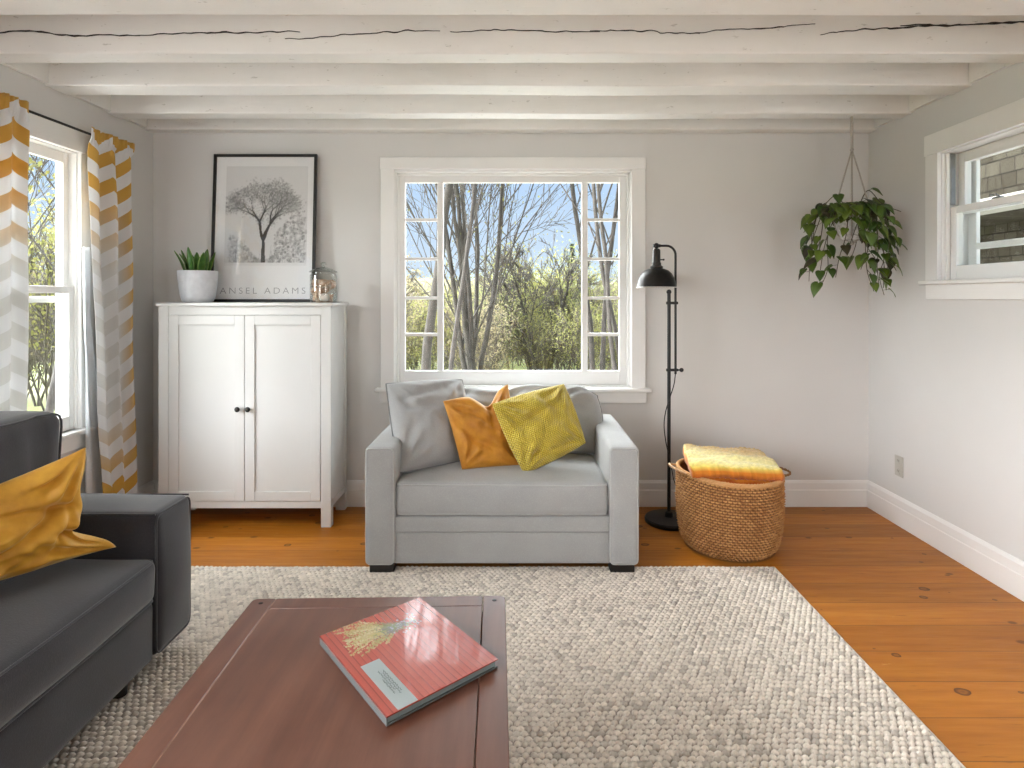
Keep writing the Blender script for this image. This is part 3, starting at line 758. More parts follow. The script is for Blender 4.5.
def limb(x, y, ang, ln, wd, dep):
    n = int(ln)
    for k in range(n):
        ang += rg.normal(0, .045); x += math.cos(ang); y += math.sin(ang); TW.append((x, y, max(.45, wd*(1-.35*k/n)), dep))
    if dep < 6:
        for s in ((-1, 1) if dep else (-1.25, -.45, .4, 1.2)):
            limb(x, y, ang+s*rg.uniform(.25, .5)+.12*(PI/2-ang), ln*rg.uniform(.64, .84), wd*.64, dep+1)
limb(.49*nw, .245*nh, PI/2, 46, 4.2, 0)
for x, y, w_, dep in TW:                                     # frosted leaf haze first, dark limbs over it
    if dep >= 2:
        for q in range(2 if dep < 4 else 3): disc(x+rg.normal(0, 4.2), y+rg.normal(0, 4.2), rg.uniform(.7, 1.9), rg.choice([.10, .16, .24, .36, .52]), .30)
for x, y, w_, dep in TW:
    if dep < 5: disc(x, y, w_, .045 if dep < 3 else .09, .85 if dep < 3 else .6)
img = np.where((Vv < .255) & (Vv > .235) & inside, .72+rg.normal(0, .03, img.shape), img)
img = np.clip(img, .03, .80)
img = np.where(inside | (Vv <= .235), img, .80)
m = MB(); i0, i1 = px0+fw-.002, px1-fw+.002; h0, h1 = fw-.002, ht-fw+.002
m.grid(nw-1, nh-1, lambda u, v: PF(lerp(i0, i1, u), lerp(h0, h1, v), .008), lambda u, v: float(img[round(v*(nh-1)), round(u*(nw-1))]))
m.build('paper_print', M['print'], pr, smooth=0)
def text_mesh(body, size, spacing, extrude=.0004):
    cu = bpy.data.curves.new('txt', 'FONT'); cu.body = body; cu.size = size; cu.space_character = spacing; cu.align_x = 'CENTER'; cu.extrude = extrude
    cu.offset = -size*.012
    o = bpy.data.objects.new('txt', cu); C.objects.link(o); bpy.context.view_layer.update()
    me = o.to_mesh(); vs = [v.co.copy() for v in me.vertices]; fs = [tuple(p.vertices) for p in me.polygons]; o.to_mesh_clear()
    bpy.data.objects.remove(o); bpy.data.curves.remove(cu); return vs, fs
vs, fs = text_mesh('ANSEL ADAMS', .062, 1.42)
wx = max(v.x for v in vs)-min(v.x for v in vs); k = .535/wx; mx = (max(v.x for v in vs)+min(v.x for v in vs))/2
m = MB().add([PF(-1.598+(v.x-mx)*k, .052+v.y*.9, .0088+v.z) for v in vs], fs); m.build('lettering', M['ink'], pr, smooth=0)
m = MB(); fbox(m, i0, i1, h0, h1, .0125, .0145); m.build('glass', M['picglass'], pr, smooth=0)

ROUND = 4.15
# ------------------------------------------------------------------ snake plant in white pot
sp = thing('potted_snake_plant', 'small green snake plant in white pot on cabinet', 'plant', (-1.925, 4.15, ZK))
pc = V(-1.925, 4.15, ZK)
m = MB(); prof = [(.0001, 0), (.070, 0), (.084, .006), (.096, .04), (.104, .10), (.110, .186), (.109, .190), (.101, .190), (.098, .16)]
m.lathe(prof, pc, 48); m.build('pot', M['white_ceramic'], sp, smooth=60)
MB().lathe([(.0001, .168), (.05, .171), (.099, .165)], pc, 24).build('soil', M['soil'], sp)
m = MB()
def blade(mb, base, ang, lean, ln, wd, tone, twist=0):
    d = V(math.cos(ang), math.sin(ang), 0); side = V(-d.y, d.x, 0)
    side = (side*math.cos(twist)+d*math.sin(twist))
    def fn(u, v):
        w = wd*min(1, .55+1.2*v)*max(0.0, 1-v**2.6)**.75
        p = base+d*(lean*v*v*ln+.010*v)+V(0, 0, ln*v*(1-.12*lean*v))
        f = (u-.5)*2; return p+side*f*w+d*(-.35*abs(f)*w*.8)*-1
    def col(u, v):
        b = .5+.5*math.sin(v*26+3*nz((u*2, v*4, tone), 1)); e_ = abs(u-.5)*2
        c = lerp(V(.035, .12, .022), V(.085, .22, .04), b*.6+tone*.3)
        if e_ > .9: c = V(.17, .27, .06)
        return tuple(c)
    mb.grid(6, 14, fn, col)
for i in range(13):
    a = i*2.4+.3; r = .018+.05*(i/13); base = pc+V(math.cos(a)*r, math.sin(a)*r, .165)
    blade(m, base, a, random.uniform(.10, .42), random.uniform(.13, .185), random.uniform(.024, .031), random.random(), random.uniform(-.5, .5))
m.build('leaves', M['leaf'], sp, smooth=180, solid=.003, merge=.0002)

# ------------------------------------------------------------------ jar of seashells
jc = V(-1.170, 4.15, ZK); jr = .078
jr_o = thing('glass_jar', 'clear lidded glass jar holding seashells on cabinet', 'jar', jc)
MB().lathe([(.0001, .0), (.070, .0), (.076, .004), (.078, .012), (.078, .160), (.074, .168), (.070, .172), (.070, .178), (.067, .178), (.067, .170), (.0745, .158), (.0745, .014), (.070, .007), (.0001, .006)], jc, 40).build('jar_body', M['jarglass'], jr_o, smooth=50)
lid = MB().lathe([(.0001, .181), (.066, .181), (.079, .180), (.082, .184), (.079, .188), (.055, .200), (.022, .211), (.012, .213), (.0001, .214)], jc, 40).build('lid', M['lidglass'], jr_o, smooth=50)
MB().lathe([(.0001, .213), (.010, .214), (.009, .220), (.016, .228), (.017, .234), (.012, .241), (.0001, .243)], jc, 24).build('lid_knob', M['lidglass'], lid, smooth=60)
ROUND = 0.0
def scallop():
    m = MB(); n = 22
    def fn(u, v):
        a = (u-.5)*2.5; r = .004+.028*v; rib = 1+.05*math.cos(u*2*PI*9)*v
        return V(math.sin(a)*r*rib, .014*(1-v*v)*rib*(1-.5*abs(u-.5)), math.cos(a)*r*rib-.014)
    m.grid(n*2, 8, fn, lambda u, v: tuple(lerp(V(.62, .42, .30), V(.72, .62, .50), .5+.5*math.sin(v*14))))
    return m
def whelk():
    m = MB(); pts = []; rs = []
    for i in range(70):
        t = i/69; a = t*7.2*PI; s = (1-t)**1.1
        pts.append(V(math.cos(a)*.015*s, math.sin(a)*.015*s, -.022+.046*t)); rs.append(.0125*s+.0012)
    m.tube(pts, rs, 10, col=None); m.c = [tuple(lerp(V(.55, .30, .18), V(.70, .55, .42), .5+.5*math.sin(i*.13))) for i in range(len(m.v))]
    return m
def urchin():
    m = MB(); n = 36
    prof = [(max(.0001, math.sin(PI*i/14))*.027, -math.cos(PI*i/14)*.021) for i in range(15)]
    m.lathe(prof, (0, 0, 0), n)
    m.v = [(x*(1+.03*math.cos(10*math.atan2(y, x))), y*(1+.03*math.cos(10*math.atan2(y, x))), z) for x, y, z in m.v]
    m.c = [(.78, .73, .66)]*len(m.v); return m
protos = [(scallop, 'scallop shell', M['shell']), (whelk, 'spiral whelk shell', M['shell']), (urchin, 'round pale urchin shell', M['shell'])]
pobj = {}
spots = [(.020, -.046, .030, 2), (-.036, -.034, .034, 1), (-.008, -.022, .030, 0), (.040, .012, .034, 1), (-.034, .022, .034, 0), (.008, .036, .030, 1),
         (.036, -.030, .076, 0), (-.010, -.044, .078, 1), (-.044, -.006, .082, 1), (.022, .026, .080, 0), (-.020, .036, .082, 2), (.004, -.004, .074, 1),
         (.026, -.038, .120, 1), (-.024, -.032, .122, 0), (.038, .014, .122, 1), (-.032, .020, .124, 1), (.002, .002, .116, 0), (.010, .040, .12, 0)]
rs_ = random.Random(5)
for i, (dx, dy, z, k) in enumerate(spots):
    fn, lab, mat = protos[k]
    if k not in pobj: o = pobj[k] = fn().build('seashell', mat, smooth=180)
    else: o = pobj[k].copy(); C.objects.link(o)
    o.location = V(jc.x, jc.y*KY, jc.z)+V(dx, dy, z); o.rotation_euler = (rs_.uniform(-1, 1), rs_.uniform(-1, 1), rs_.uniform(0, 6)) if k != 2 else (.1, .1, 0)
    o.scale = (1.18,)*3
    tag(o, {0: 'fan shaped ribbed seashell inside the glass jar', 1: 'brown spiral seashell inside the glass jar'}.get(k, 'round white shell at the bottom of the jar' if i == 0 else 'round pale shell midway up the jar'), 'seashell', 'seashells in the glass jar')

ROUND = None
# ------------------------------------------------------------------ pale loveseat
ls = thing('loveseat', 'pale grey linen loveseat under the picture window', 'sofa', (-.077, 3.8, 0))
lx0, lx1, ly0, ly1, az = -.737, .583, 3.312, 4.27, .613
aw = .145; zb = .046
def lwrap(p): return p+V(0, 0, .0)
for xa, xb in ((lx0, lx0+aw), (lx1-aw, lx1)):
    def aw_(p, xa=xa, xb=xb):
        return p+V(nz((p.x*2, p.y*3, p.z*3), 1, 4)*.004, 0, nz((p.x*3, p.y*3, 1), 1, 3)*.004*(1 if p.z > .5 else 0))
    m = soft_box(MB(), (xa, ly0, zb), (xb, ly1, az), .022, (.006, .006, .006), 12, 3, aw_)
    ao = m.build('arm', M['grey'], ls, merge=.0003, smooth=180)
    pp = MB().tube(rrect((xa+.007, ly0+.004, zb+.006), (xb-.007, ly0+.004, zb+.006), (xb-.007, ly0+.004, az-.006), (xa+.007, ly0+.004, az-.006), .022), .0036, 6, True)
    pp.build('piping', M['greyp'], ao, smooth=180)
m = soft_box(MB(), (lx0+aw-.01, ly0+.024, zb), (lx1-aw+.01, ly1-.02, .200), .012, (0, .003, 0), 10, 3)
m.build('front_rail', M['grey'], ls, merge=.0003, smooth=180)
m = soft_box(MB(), (lx0+aw-.01, ly0+.016, .196), (lx1-aw+.01, ly1-.02, .278), .014, (0, .004, 0), 10, 3)
m.build('seat_deck', M['grey'], ls, merge=.0003, smooth=180)
m = soft_box(MB(), (lx0+aw-.01, 4.09, zb), (lx1-aw+.01, ly1, .735), .04, (0, .01, .01), 12, 4)
m.build('back_frame', M['grey'], ls, merge=.0003, smooth=180)
# seat cushion
sx0, sx1, sy0, sy1, sz0, sz1 = lx0+aw+.002, lx1-aw-.002, 3.322, 4.07, .280, .440
def seatw(p):
    t = (p.z-sz0)/(sz1-sz0)
    sag = nz((p.x*3, p.y*3, 0), 1, 2)*.006
    return p+V(0, nz((p.x*4, p.z*6, 0), 1, 8)*.004, sag*t)
m = soft_box(MB(), (sx0, sy0, sz0), (sx1, sy1, sz1), .028, (.0, .012, .026), 16, 4, seatw)
so = m.build('seat_cushion', M['grey'], ls, merge=.0003, smooth=180)
pp = MB()
for zz in (sz1-.010, sz0+.010):
    P = rrect((sx0+.006, sy0+.003, zz), (sx1-.006, sy0+.003, zz), (sx1-.006, sy1-.004, zz), (sx0+.006, sy1-.004, zz), .03)
    P = [seatw(p+V(0, -.012*(1-((p.x-(sx0+sx1)/2)/((sx1-sx0)/2))**2)*(.25) if p.y < sy0+.02 else 0, 0)) for p in P]
    pp.tube(P, .0038, 6, True)
pp.build('piping', M['greyp'], so, smooth=180)
# back cushion, one wide pad with dimples
bz0, bz1 = .452, .800
fnB0 = pillow_fn([V(lx0+aw+.0, 3.90, bz0), V(lx1-aw+.0, 3.90, bz0), V(lx1-aw+.03, 4.06, bz1+.0), V(lx0+aw-.03, 4.06, bz1+.0)], .125, bow=-.012, pw=.34, wr=.022, seed=4,
                creases=((.22, .78, .34, 1.0, .05, .04), (.50, .72, .57, .99, .05, .04), (.74, .70, .80, .97, .05, .035), (.90, .45, .97, .9, .05, .03), (.10, .7, .16, .95, .04, .03)))
def fnB(u, v, side):
    p = fnB0(u, v, side); e_ = v*v
    return p+V(.028*max(0, u-.75)*4*math.sin(PI*min(1, v*1.05))*1.0, .008*math.sin(u*21)*e_, e_*(.016*math.sin(u*9+1)+.009*math.sin(u*23))-.030*max(0, (u-.90)*10)*e_)
m = MB(); m.grid(70, 40, lambda u, v: fnB(u, v, 1)); m.grid(70, 40, lambda u, v: fnB(u, v, -.45), flip=True)
bo = m.build('back_cushion', M['grey'], ls, merge=.0003, smooth=180)
MB().tube(pillow_rim(fnB, 60), .0045, 6, True).build('piping', M['seam'], bo, smooth=180)
for fx, fy in ((lx0+.022, ly0+.004), (lx1-.022-.118, ly0+.004), (lx0+.022, ly1-.12), (lx1-.14, ly1-.12)):
    bz = RZ if fy < 3.39 else 0.0
    MB().box((fx, fy, bz), (fx+.118, fy+.082, zb+.012)).build('foot', M['foot'], ls, bevel=.004)

def cushion(name, label, co, thick, mat, piping=None, cloth=False, **kw):
    base = (Vector(co[0])+Vector(co[1]))/2
    m = MB(); n = kw.pop('n', 50); fn = pillow(m, co, thick, n, **kw)
    o = m.build(name, mat, loc=base, merge=.0002, smooth=180); tag(o, label, 'cushion')
    if piping: MB().tube(pillow_rim(fn, 40), .0045, 6, True).build('piping', piping, o, smooth=180)
    return o, fn
ck = dict(co=[W(399, 473, 3.46), V(-.235, 3.73, .470), W(462, 380, 3.88), W(386, 384, 3.72)], thick=.125)
cushion('scatter_cushion', 'large pale grey piped cushion at the left of loveseat', mat=M['grey'], piping=M['seam'], bow=-.015, pw=.50, wr=.016, seed=2,
        creases=((.08, .74, .55, .82, .05, .026), (.12, .64, .5, .62, .05, .02), (.5, .5, .8, .35, .06, .018)), **ck)
cushion('throw_pillow', 'orange velvet pillow between grey and knitted cushions', [W(462, 470, 3.52), W(524, 467, 3.60), W(508, 384, 3.80), W(443, 401, 3.60)], .095, M['orange'],
        bow=.03, pw=.55, wr=.022, seed=5, chop=.20, creases=((.62, .97, .62, .45, .07, .045), (.12, .88, .5, .62, .045, .028), (.2, .40, .75, .15, .05, .022), (.1, .7, .3, .3, .04, .018)))
KC = [W(524, 474, 3.49), W(586, 443, 3.60), W(564, 384, 3.78), W(492, 404, 3.56)]
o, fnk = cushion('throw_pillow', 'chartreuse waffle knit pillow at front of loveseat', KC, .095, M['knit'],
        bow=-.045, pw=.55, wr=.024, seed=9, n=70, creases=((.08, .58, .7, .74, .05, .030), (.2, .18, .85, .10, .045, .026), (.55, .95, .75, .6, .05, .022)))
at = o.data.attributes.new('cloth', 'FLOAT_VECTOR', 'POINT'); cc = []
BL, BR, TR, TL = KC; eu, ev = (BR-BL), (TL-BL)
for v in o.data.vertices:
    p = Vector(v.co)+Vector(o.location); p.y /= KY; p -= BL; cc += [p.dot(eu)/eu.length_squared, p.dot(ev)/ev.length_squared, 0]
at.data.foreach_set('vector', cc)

# ------------------------------------------------------------------ charcoal sofa on the left
ds = thing('charcoal_sofa', 'charcoal fabric sofa with piped seams along the left wall', 'sofa', (-1.75, 1.5, 0))
XF = -1.252; ya, yb_ = 2.392, 2.652; da = .585
def darm(y0, y1):
    def w_(p):
        return p+V(nz((p.y*5, p.z*4, 0), 1, 1)*.004, nz((p.x*3, p.z*3, 4), 1, 6)*.005, nz((p.x*4, p.y*4, 2), 1, 5)*.004)
    m = soft_box(MB(), (-2.16, y0, .085), (XF, y1, da), .030, (.020, .012, .012), 14, 4, w_)
    ao = m.build('arm', M['dark'], ds, merge=.0003, smooth=180); x = XF-.006
    pp = MB().tube(rrect((x, y0+.007, .092), (x, y1-.007, .092), (x, y1-.007, da-.007), (x, y0+.007, da-.007), .035), .0038, 7, True)
    for yy in (y0+.008, y1-.008): pp.tube([V(lerp(XF-.01, -2.10, i/14), yy, da-.004+nz((i*.6, yy, 0), 1)*.003) for i in range(15)], .0038, 7)
    pp.build('piping', M['pipe_dark'], ao, smooth=180)
darm(ya, yb_); darm(.30, .56)
soft_box(MB(), (-2.14, .55, .075), (XF-.012, 2.40, .285), .02, (.006, 0, 0), 12, 3).build('base', M['dark'], ds, merge=.0003, smooth=180)
soft_box(MB(), (-2.20, .40, .085), (-1.98, 2.62, .76), .05, (.01, 0, .01), 12, 4).build('back_frame', M['dark'], ds, merge=.0003, smooth=180)
for i, (s0, s1) in enumerate(((1.478, 2.388), (.565, 1.474))):
    def sw(p):
        return p+V(nz((p.y*4, p.z*5, 0), 1, 3)*.006, 0, (nz((p.x*4, p.y*4, 0), 1, 7)*.008) if p.z > .4 else 0)
    m = soft_box(MB(), (-1.98, s0, .288), (XF+.006, s1, .438), .032, (.022, .0, .030), 16, 4, sw)
    co_ = m.build('seat_cushion', M['dark'], ds, merge=.0003, smooth=180); pp = MB()
    for zz in (.430, .297):
        P = rrect((-1.97, s0+.006, zz), (XF+.001, s0+.006, zz), (XF+.001, s1-.006, zz), (-1.97, s1-.006, zz), .035)
        pp.tube([p+V(.006*max(0, 1-((p.y-(s0+s1)/2)/.45)**2) if p.x > XF-.03 else 0, 0, 0) for p in P], .0038, 7, True)
    pp.build('piping', M['pipe_dark'], co_, smooth=180)
for i, (b0, b1, b2) in enumerate(((1.50, 2.40, .075), (.57, 1.46, 0))):
    def bw_(p, b1=b1, b2=b2, i=i):
        t = (p.z-.45)/.49; n1 = nz((p.y*5, p.z*5, 0), 1, 2+i)
        q = p+V(-.05*t+n1*.012, b2*t*t*max(0, (p.y-1.6)/.8), nz((p.y*5, 1, 0), 1, 3)*.010*t)
        q.x -= .022*math.exp(-((p.y-b1+.22-.1*t)/.03)**2)*t if p.x > -1.7 else 0; return q
    bx0, bx1 = -1.83, -1.575
    m = soft_box(MB(), (bx0, b0, .45), (bx1, b1, .935), .045, (.055, .0, .012), 16, 4, bw_)
    bo = m.build('back_cushion', M['dark'], ds, merge=.0003, smooth=180); pp = MB()
    for xx in (bx1-.008, bx0+.008):
        pp.tube([bw_(p) for p in rrect((xx, b0+.007, .457), (xx, b1-.007, .457), (xx, b1-.007, .928), (xx, b0+.007, .928), .05)], .0042, 7, True)
    pp.build('piping', M['pipe_dark'], bo, smooth=180)
for fx, fy, bz in ((-1.33, 2.30, RZ), (-1.33, .42, RZ), (-2.13, 2.42, 0), (-2.13, .42, 0)):
    MB().lathe([(.0001, bz), (.024, bz), (.032, .09), (.0001, .09)], (fx, fy, 0), 16).build('foot', M['foot'], ds, smooth=50)
yc = [V(-1.66, 1.90, .492), V(-1.350, 2.325, .497), W(86, 447, 2.24), V(-1.66, 1.86, .73)]
cushion('throw_pillow', 'mustard velvet pillow leaning in the charcoal sofa', yc, .10, M['yellow'], bow=.05, pw=.55, wr=.026, seed=8, n=64, notch=.20,
        creases=((.45, .75, .95, .50, .06, .04), (.30, .35, .80, .62, .05, .035), (.97, .30, .72, .34, .05, .05), (.2, .85, .75, .86, .05, .03), (.6, .1, .95, .75, .04, .025)))

# ------------------------------------------------------------------ coffee table and book
TZ = .50
ct = thing('coffee_table', 'dark walnut coffee table with framed top on the rug', 'table', (-.37, 1.33, 0))
ang = math.radians(1.7); tc_ = V(-.386, 1.93, 0)             # middle of the far end
RT = Matrix.Translation(tc_) @ Matrix.Rotation(ang, 4, 'Z')
tw, tl, fb = .350, 1.22, .062
def tb(mb, a, b): return mb.box(a, b, None, RT)
m = MB(); 
def slab(mb, x0, x1, y0, y1, z0, z1, rc=()):               # plank with chosen rounded corners
    pts = []; r = .018
    for (x, y, sxn, syn, key) in ((x0, y0, 1, 1, 'a'), (x1, y0, -1, 1, 'b'), (x1, y1, -1, -1, 'c'), (x0, y1, 1, -1, 'd')):
        if key in rc:
            a0 = {'a': PI, 'b': 1.5*PI, 'c': 0, 'd': .5*PI}[key]
            for i in range(6): pts.append((x+sxn*r+r*math.cos(a0+PI/2*i/5), y+syn*r+r*math.sin(a0+PI/2*i/5)))
        else: pts.append((x, y))
    n = len(pts); vs = [RT @ V(x, y, z) for z in (z0, z1) for x, y in pts]
    mb.add(vs, [tuple(range(n-1, -1, -1)), tuple(range(n, 2*n))]+[(k, (k+1) % n, n+(k+1) % n, n+k) for k in range(n)])
g = .0014
to = MB(); slab(to, -tw+fb+g, tw-fb-g, -tl+fb+g, -fb-g, TZ-.030, TZ); to = to.build('top_panel', M['walnut'], ct, bevel=.0012)
for nm, a in (('side_board', (-tw, -tw+fb-g, -tl, 0, 'ad')), ('side_board', (tw-fb+g, tw, -tl, 0, 'bc'))):
    q = MB(); slab(q, a[0], a[1], a[2], a[3], TZ-.030, TZ, a[4]); q.build(nm, M['walnut'], ct, bevel=.0015)
for y0_, y1_ in ((-fb, 0), (-tl, -tl+fb)):
    q = MB(); slab(q, -tw+fb+g, tw-fb-g, y0_, y1_, TZ-.030, TZ); q.build('end_board', M['walnut'], ct, bevel=.0015)
q = MB(); tb(q, (-tw+fb-g*.6, -tl+.02, TZ-.012), (-tw+fb+g*.6, -.004, TZ-.0006)); q.build('worn_joint', M['worn'], ct, smooth=0)
for sx_n in (-1, 1):
    for yy in (-.030, -tl+.030): MB().lathe([(.0001, TZ-.004), (.0055, TZ-.004), (.0062, TZ+.0012), (.0045, TZ+.0018), (.0001, TZ+.001)], RT @ V(sx_n*(tw-.03), yy, 0), 14).build('bolt_head', M['black'], ct)
ap = MB(); tb(ap, (-tw+.05, -.075, TZ-.11), (tw-.05, -.050, TZ-.030)); tb(ap, (-tw+.05, -tl+.05, TZ-.11), (tw-.05, -tl+.075, TZ-.030))
tb(ap, (-tw+.035, -tl+.06, TZ-.11), (-tw+.06, -.06, TZ-.030)); tb(ap, (tw-.06, -tl+.06, TZ-.11), (tw-.035, -.06, TZ-.030)); ap.build('apron', M['walnut'], ct, bevel=.002)
for lx in (-tw+.03, tw-.10):
    for ly in (-.10, -tl+.03):
        q = MB(); tb(q, (lx, ly, RZ), (lx+.07, ly+.07, TZ-.030)); q.build('leg', M['walnut'], ct, bevel=.003)

BT = .021                                                    # book thickness
pts = [WZ(319.2, 636.5, TZ+BT), WZ(387, 717, TZ+BT), WZ(497, 659.2, TZ+BT), WZ(420, 597.6, TZ+BT)]   # left, front, right, back corners of the cover
bkc = sum(pts, V(0, 0, 0))/4; e1 = ((pts[2]-pts[1])+(pts[3]-pts[0]))/2; e2 = ((pts[0]-pts[1])+(pts[3]-pts[2]))/2; e1.z = e2.z = 0
book = thing('coffee_table_book', 'large red hardcover book with wildflower cover on coffee table', 'book', (bkc.x, bkc.y, TZ))
def BP(u, v, z): return V(bkc.x, bkc.y, TZ+.0015+z)+e1*(u-.5)+e2*(v-.5)
def bbox(mb, u0, u1, v0, v1, z0, z1):
    vs = [BP(u, v, z) for z in (z0, z1) for v in (v0, v1) for u in (u0, u1)]
    mb.add(vs, [(0, 2, 3, 1), (4, 5, 7, 6), (0, 1, 5, 4), (2, 6, 7, 3), (0, 4, 6, 2), (1, 3, 7, 5)]); return mb
bbox(MB(), .012, .985, .015, .985, .003, BT-.0045).build('pages', M['paper'], book, smooth=0)
m = MB(); bbox(m, 0, 1, 0, 1, 0, .003); bbox(m, 0, .010, 0, 1, .003, BT-.004); m.build('back_cover', M['binding'], book, bevel=.0008)
# front cover artwork: painted red clapboards with a bunch of wildflowers. u along lower edge, v towards the far-left edge
nu, nv = 230, 200
Uc, Vc = np.meshgrid(np.linspace(0, 1, nu), np.linspace(0, 1, nv)); art = np.zeros((nv, nu, 3)); rb = np.random.default_rng(4)
art[:] = (.34, .060, .042); art *= (1+rb.normal(0, .05, (nv, nu, 1)))
pl_ = (Uc*20) % 1; art = np.where((pl_ < .14)[..., None], np.array((.17, .022, .018)), art); art *= (1.08-.22*pl_)[..., None]
def dot(u, v, r, c, a=1.0):
    s = ((Uc-u)*1.0)**2+((Vc-v)*.9)**2 < r*r; art[s] = art[s]*(1-a)+np.array(c)*a
for i in range(95):                                           # a loose bunch: tied stems at the right, blossoms fanning out to the left
    u0, v0 = .62+rb.normal(0, .03), .76+rb.normal(0, .025); u1, v1 = rb.uniform(.10, .42), .82+rb.normal(0, .095)
    cc = [(.36, .30, .12), (.28, .25, .10), (.46, .39, .22), (.38, .30, .15)][rb.integers(4)]
    for k in range(34):
        t = k/33; uu = lerp(u0, u1, t)+.012*math.sin(t*9+i); vv = lerp(v0, v1, t)+.012*math.cos(t*8+i*2)
        if t < .55: dot(uu, vv, .0045, [(.12, .15, .06), (.15, .14, .15), (.20, .22, .12)][i % 3], .8)
        elif rb.random() < .8: dot(uu+rb.normal(0, .006), vv+rb.normal(0, .006), rb.uniform(.005, .010), cc, .9)
for i in range(150):
    dot(.66+rb.uniform(-.14, .14), .75+rb.normal(0, .035), rb.uniform(.004, .010), [(.14, .13, .15), (.24, .24, .30), (.12, .17, .06), (.34, .34, .40)][rb.integers(4)], .85)
m = MB(); m.grid(nu-1, nv-1, lambda u, v: BP(u*1.004, v*1.004, BT-.0012), lambda u, v: tuple(art[round(v*(nv-1)), round(u*(nu-1))]))
bbox(m, 0, 1.004, 0, 1.004, BT-.0042, BT-.0013)
m.c = m.c+[(.30, .05, .035)]*(len(m.v)-len(m.c)); fc = m.build('front_cover', M['cover'], book, smooth=0)
# plain title plate with illegible handwriting
lb = MB(); bbox(lb, .095, .258, .004, .505, BT-.0012, BT-.0008); lb.build('title_plate', plain('plate_paper', (.27, .31, .31), .3, .05), fc, smooth=0)
lb = MB()
for i, (uu, v0, v1) in enumerate(((.215, .14, .38), (.197, .12, .36), (.178, .17, .39), (.160, .14, .30))):
    P = [BP(uu+.0075*math.sin(t*70+i)*abs(math.sin(t*23+i*2)), lerp(v1, v0, t), BT-.0006) for t in [k/70 for k in range(71)]]
    lb.tube(P, .0005, 4)
lb.build('handwriting', M['wetink'], fc, smooth=0)

ROUND = 4.10
# ------------------------------------------------------------------ floor lamp
LX, LY = .897, 4.10; sc_ = F/LY
lz = lambda py: H-(py-CY)/sc_
fl_ = thing('floor_lamp', 'black pharmacy floor lamp with dome shade beside the loveseat', 'lamp', (LX, LY, 0))
MB().lathe([(.0001, 0), (.138, 0), (.142, .005), (.142, .020), (.136, .027), (.05, .031), (.026, .034), (.022, .060), (.012, .066), (.0001, .066)], (LX, LY, 0), 48).build('base', M['black'], fl_, smooth=40)
m = MB().tube([V(LX, LY, .05), V(LX, LY, lz(294))], .0105, 14); m.ball((LX, LY, lz(292)), .0155); m.build('pole', M['black'], fl_, smooth=50)
rx = (675.5-CX)/F*LY; hx = (656.5-CX)/F*LY
arc = [V(rx, LY, lz(374)), V(rx, LY, lz(255))]
for i in range(1, 10): a = PI/2*i/9; arc.append(V(rx-.055*(1-math.cos(a)), LY-.0, lz(255)+.055*math.sin(a)))
arc.append(V(hx, LY, lz(255)+.055))
m = MB().tube(arc, .0070, 12); m.build('sliding_arm', M['black'], fl_, smooth=60)
for py in (303, 370):
    c = MB().tube([V(LX-.016, LY, lz(py)), V(rx+.014, LY, lz(py))], .0085, 12); c.ball((rx, LY, lz(py)), .012); c.ball((LX, LY, lz(py)), .0145)
    co_ = c.build('clamp', M['black'], fl_, smooth=60)
    if py == 370:
        k = MB().tube([V(rx+.010, LY, lz(py)), V(rx+.034, LY, lz(py))], [.005, .005], 10); k.ball((rx+.036, LY, lz(py)), .013); k.build('knob', M['black'], co_, smooth=60)
m = MB().ball((hx, LY, lz(255)+.055), .017); m.tube([V(hx-.02, LY, lz(255)+.055), V(hx+.022, LY, lz(255)+.055)], .010, 12); m.tube([V(hx, LY, lz(255)+.05), V(hx, LY, lz(250))], .007, 10)
m.build('swivel_joint', M['black'], fl_, smooth=60)
hc = V(hx, LY, 0); zr = lz(287.5)
hd = MB().lathe([(.0001, zr+.232), (.016, zr+.230), (.022, zr+.222), (.023, zr+.150), (.027, zr+.146), (.027, zr+.132), (.038, zr+.124), (.038, zr+.116), (.034, zr+.112)], hc, 32)
hd = hd.build('socket_cap', M['bronze'], fl_, smooth=40)
k = MB().tube([V(hx+.022, LY-.004, zr+.165), V(hx+.040, LY-.006, zr+.165)], .004, 8); k.ball((hx+.041, LY-.006, zr+.165), .006); k.build('switch', M['bronze'], hd, smooth=60)
sh = [(.034, .113), (.045, .111), (.070, .101), (.091, .080), (.105, .052), (.113, .022), (.116, .004), (.118, .0)]
so_ = MB().lathe([(r, zr+z) for r, z in sh], hc, 48).build('shade', M['bronze'], fl_, smooth=60)
MB().lathe([(.119, zr-.001), (.119, zr+.003), (.1165, zr+.003)]+[(r-.0025, zr+z-.0015) for r, z in sh[::-1][1:]]+[(.0001, zr+.110)], hc, 48).build('shade_lining', M['enamel'], so_, smooth=60)
bl = MB().lathe([(.0001, zr+.030), (.018, zr+.034), (.026, zr+.050), (.022, zr+.075), (.014, zr+.095), (.013, zr+.110), (.0001, zr+.110)], hc, 24).build('bulb', M['enamel'], fl_, smooth=60)
P = []
for (px, py) in ((675.5, 374), (674, 385), (669, 400), (665.5, 412), (664, 425), (665.5, 440), (668, 452), (671, 465), (674, 480), (679, 492)): P.append(W(px, py, LY-.012 if px < 672 else LY+.02))
P += [V(.98, 4.20, .12), V(1.0, 4.30, .012), V(1.08, 4.355, .008)]
def smooth_path(P, k=5):
    out = []
    for i in range(len(P)-1):
        p0, p1, p2, p3 = P[max(0, i-1)], P[i], P[i+1], P[min(len(P)-1, i+2)]
        for j in range(k):
            t = j/k; out.append(.5*((2*p1)+(p2-p0)*t+(2*p0-5*p1+4*p2-p3)*t*t+(3*p1-p0-3*p2+p3)*t*t*t))
    return out+[P[-1]]
MB().tube(smooth_path(P), .0032, 8).build('cord', M['black'], fl_, smooth=180)

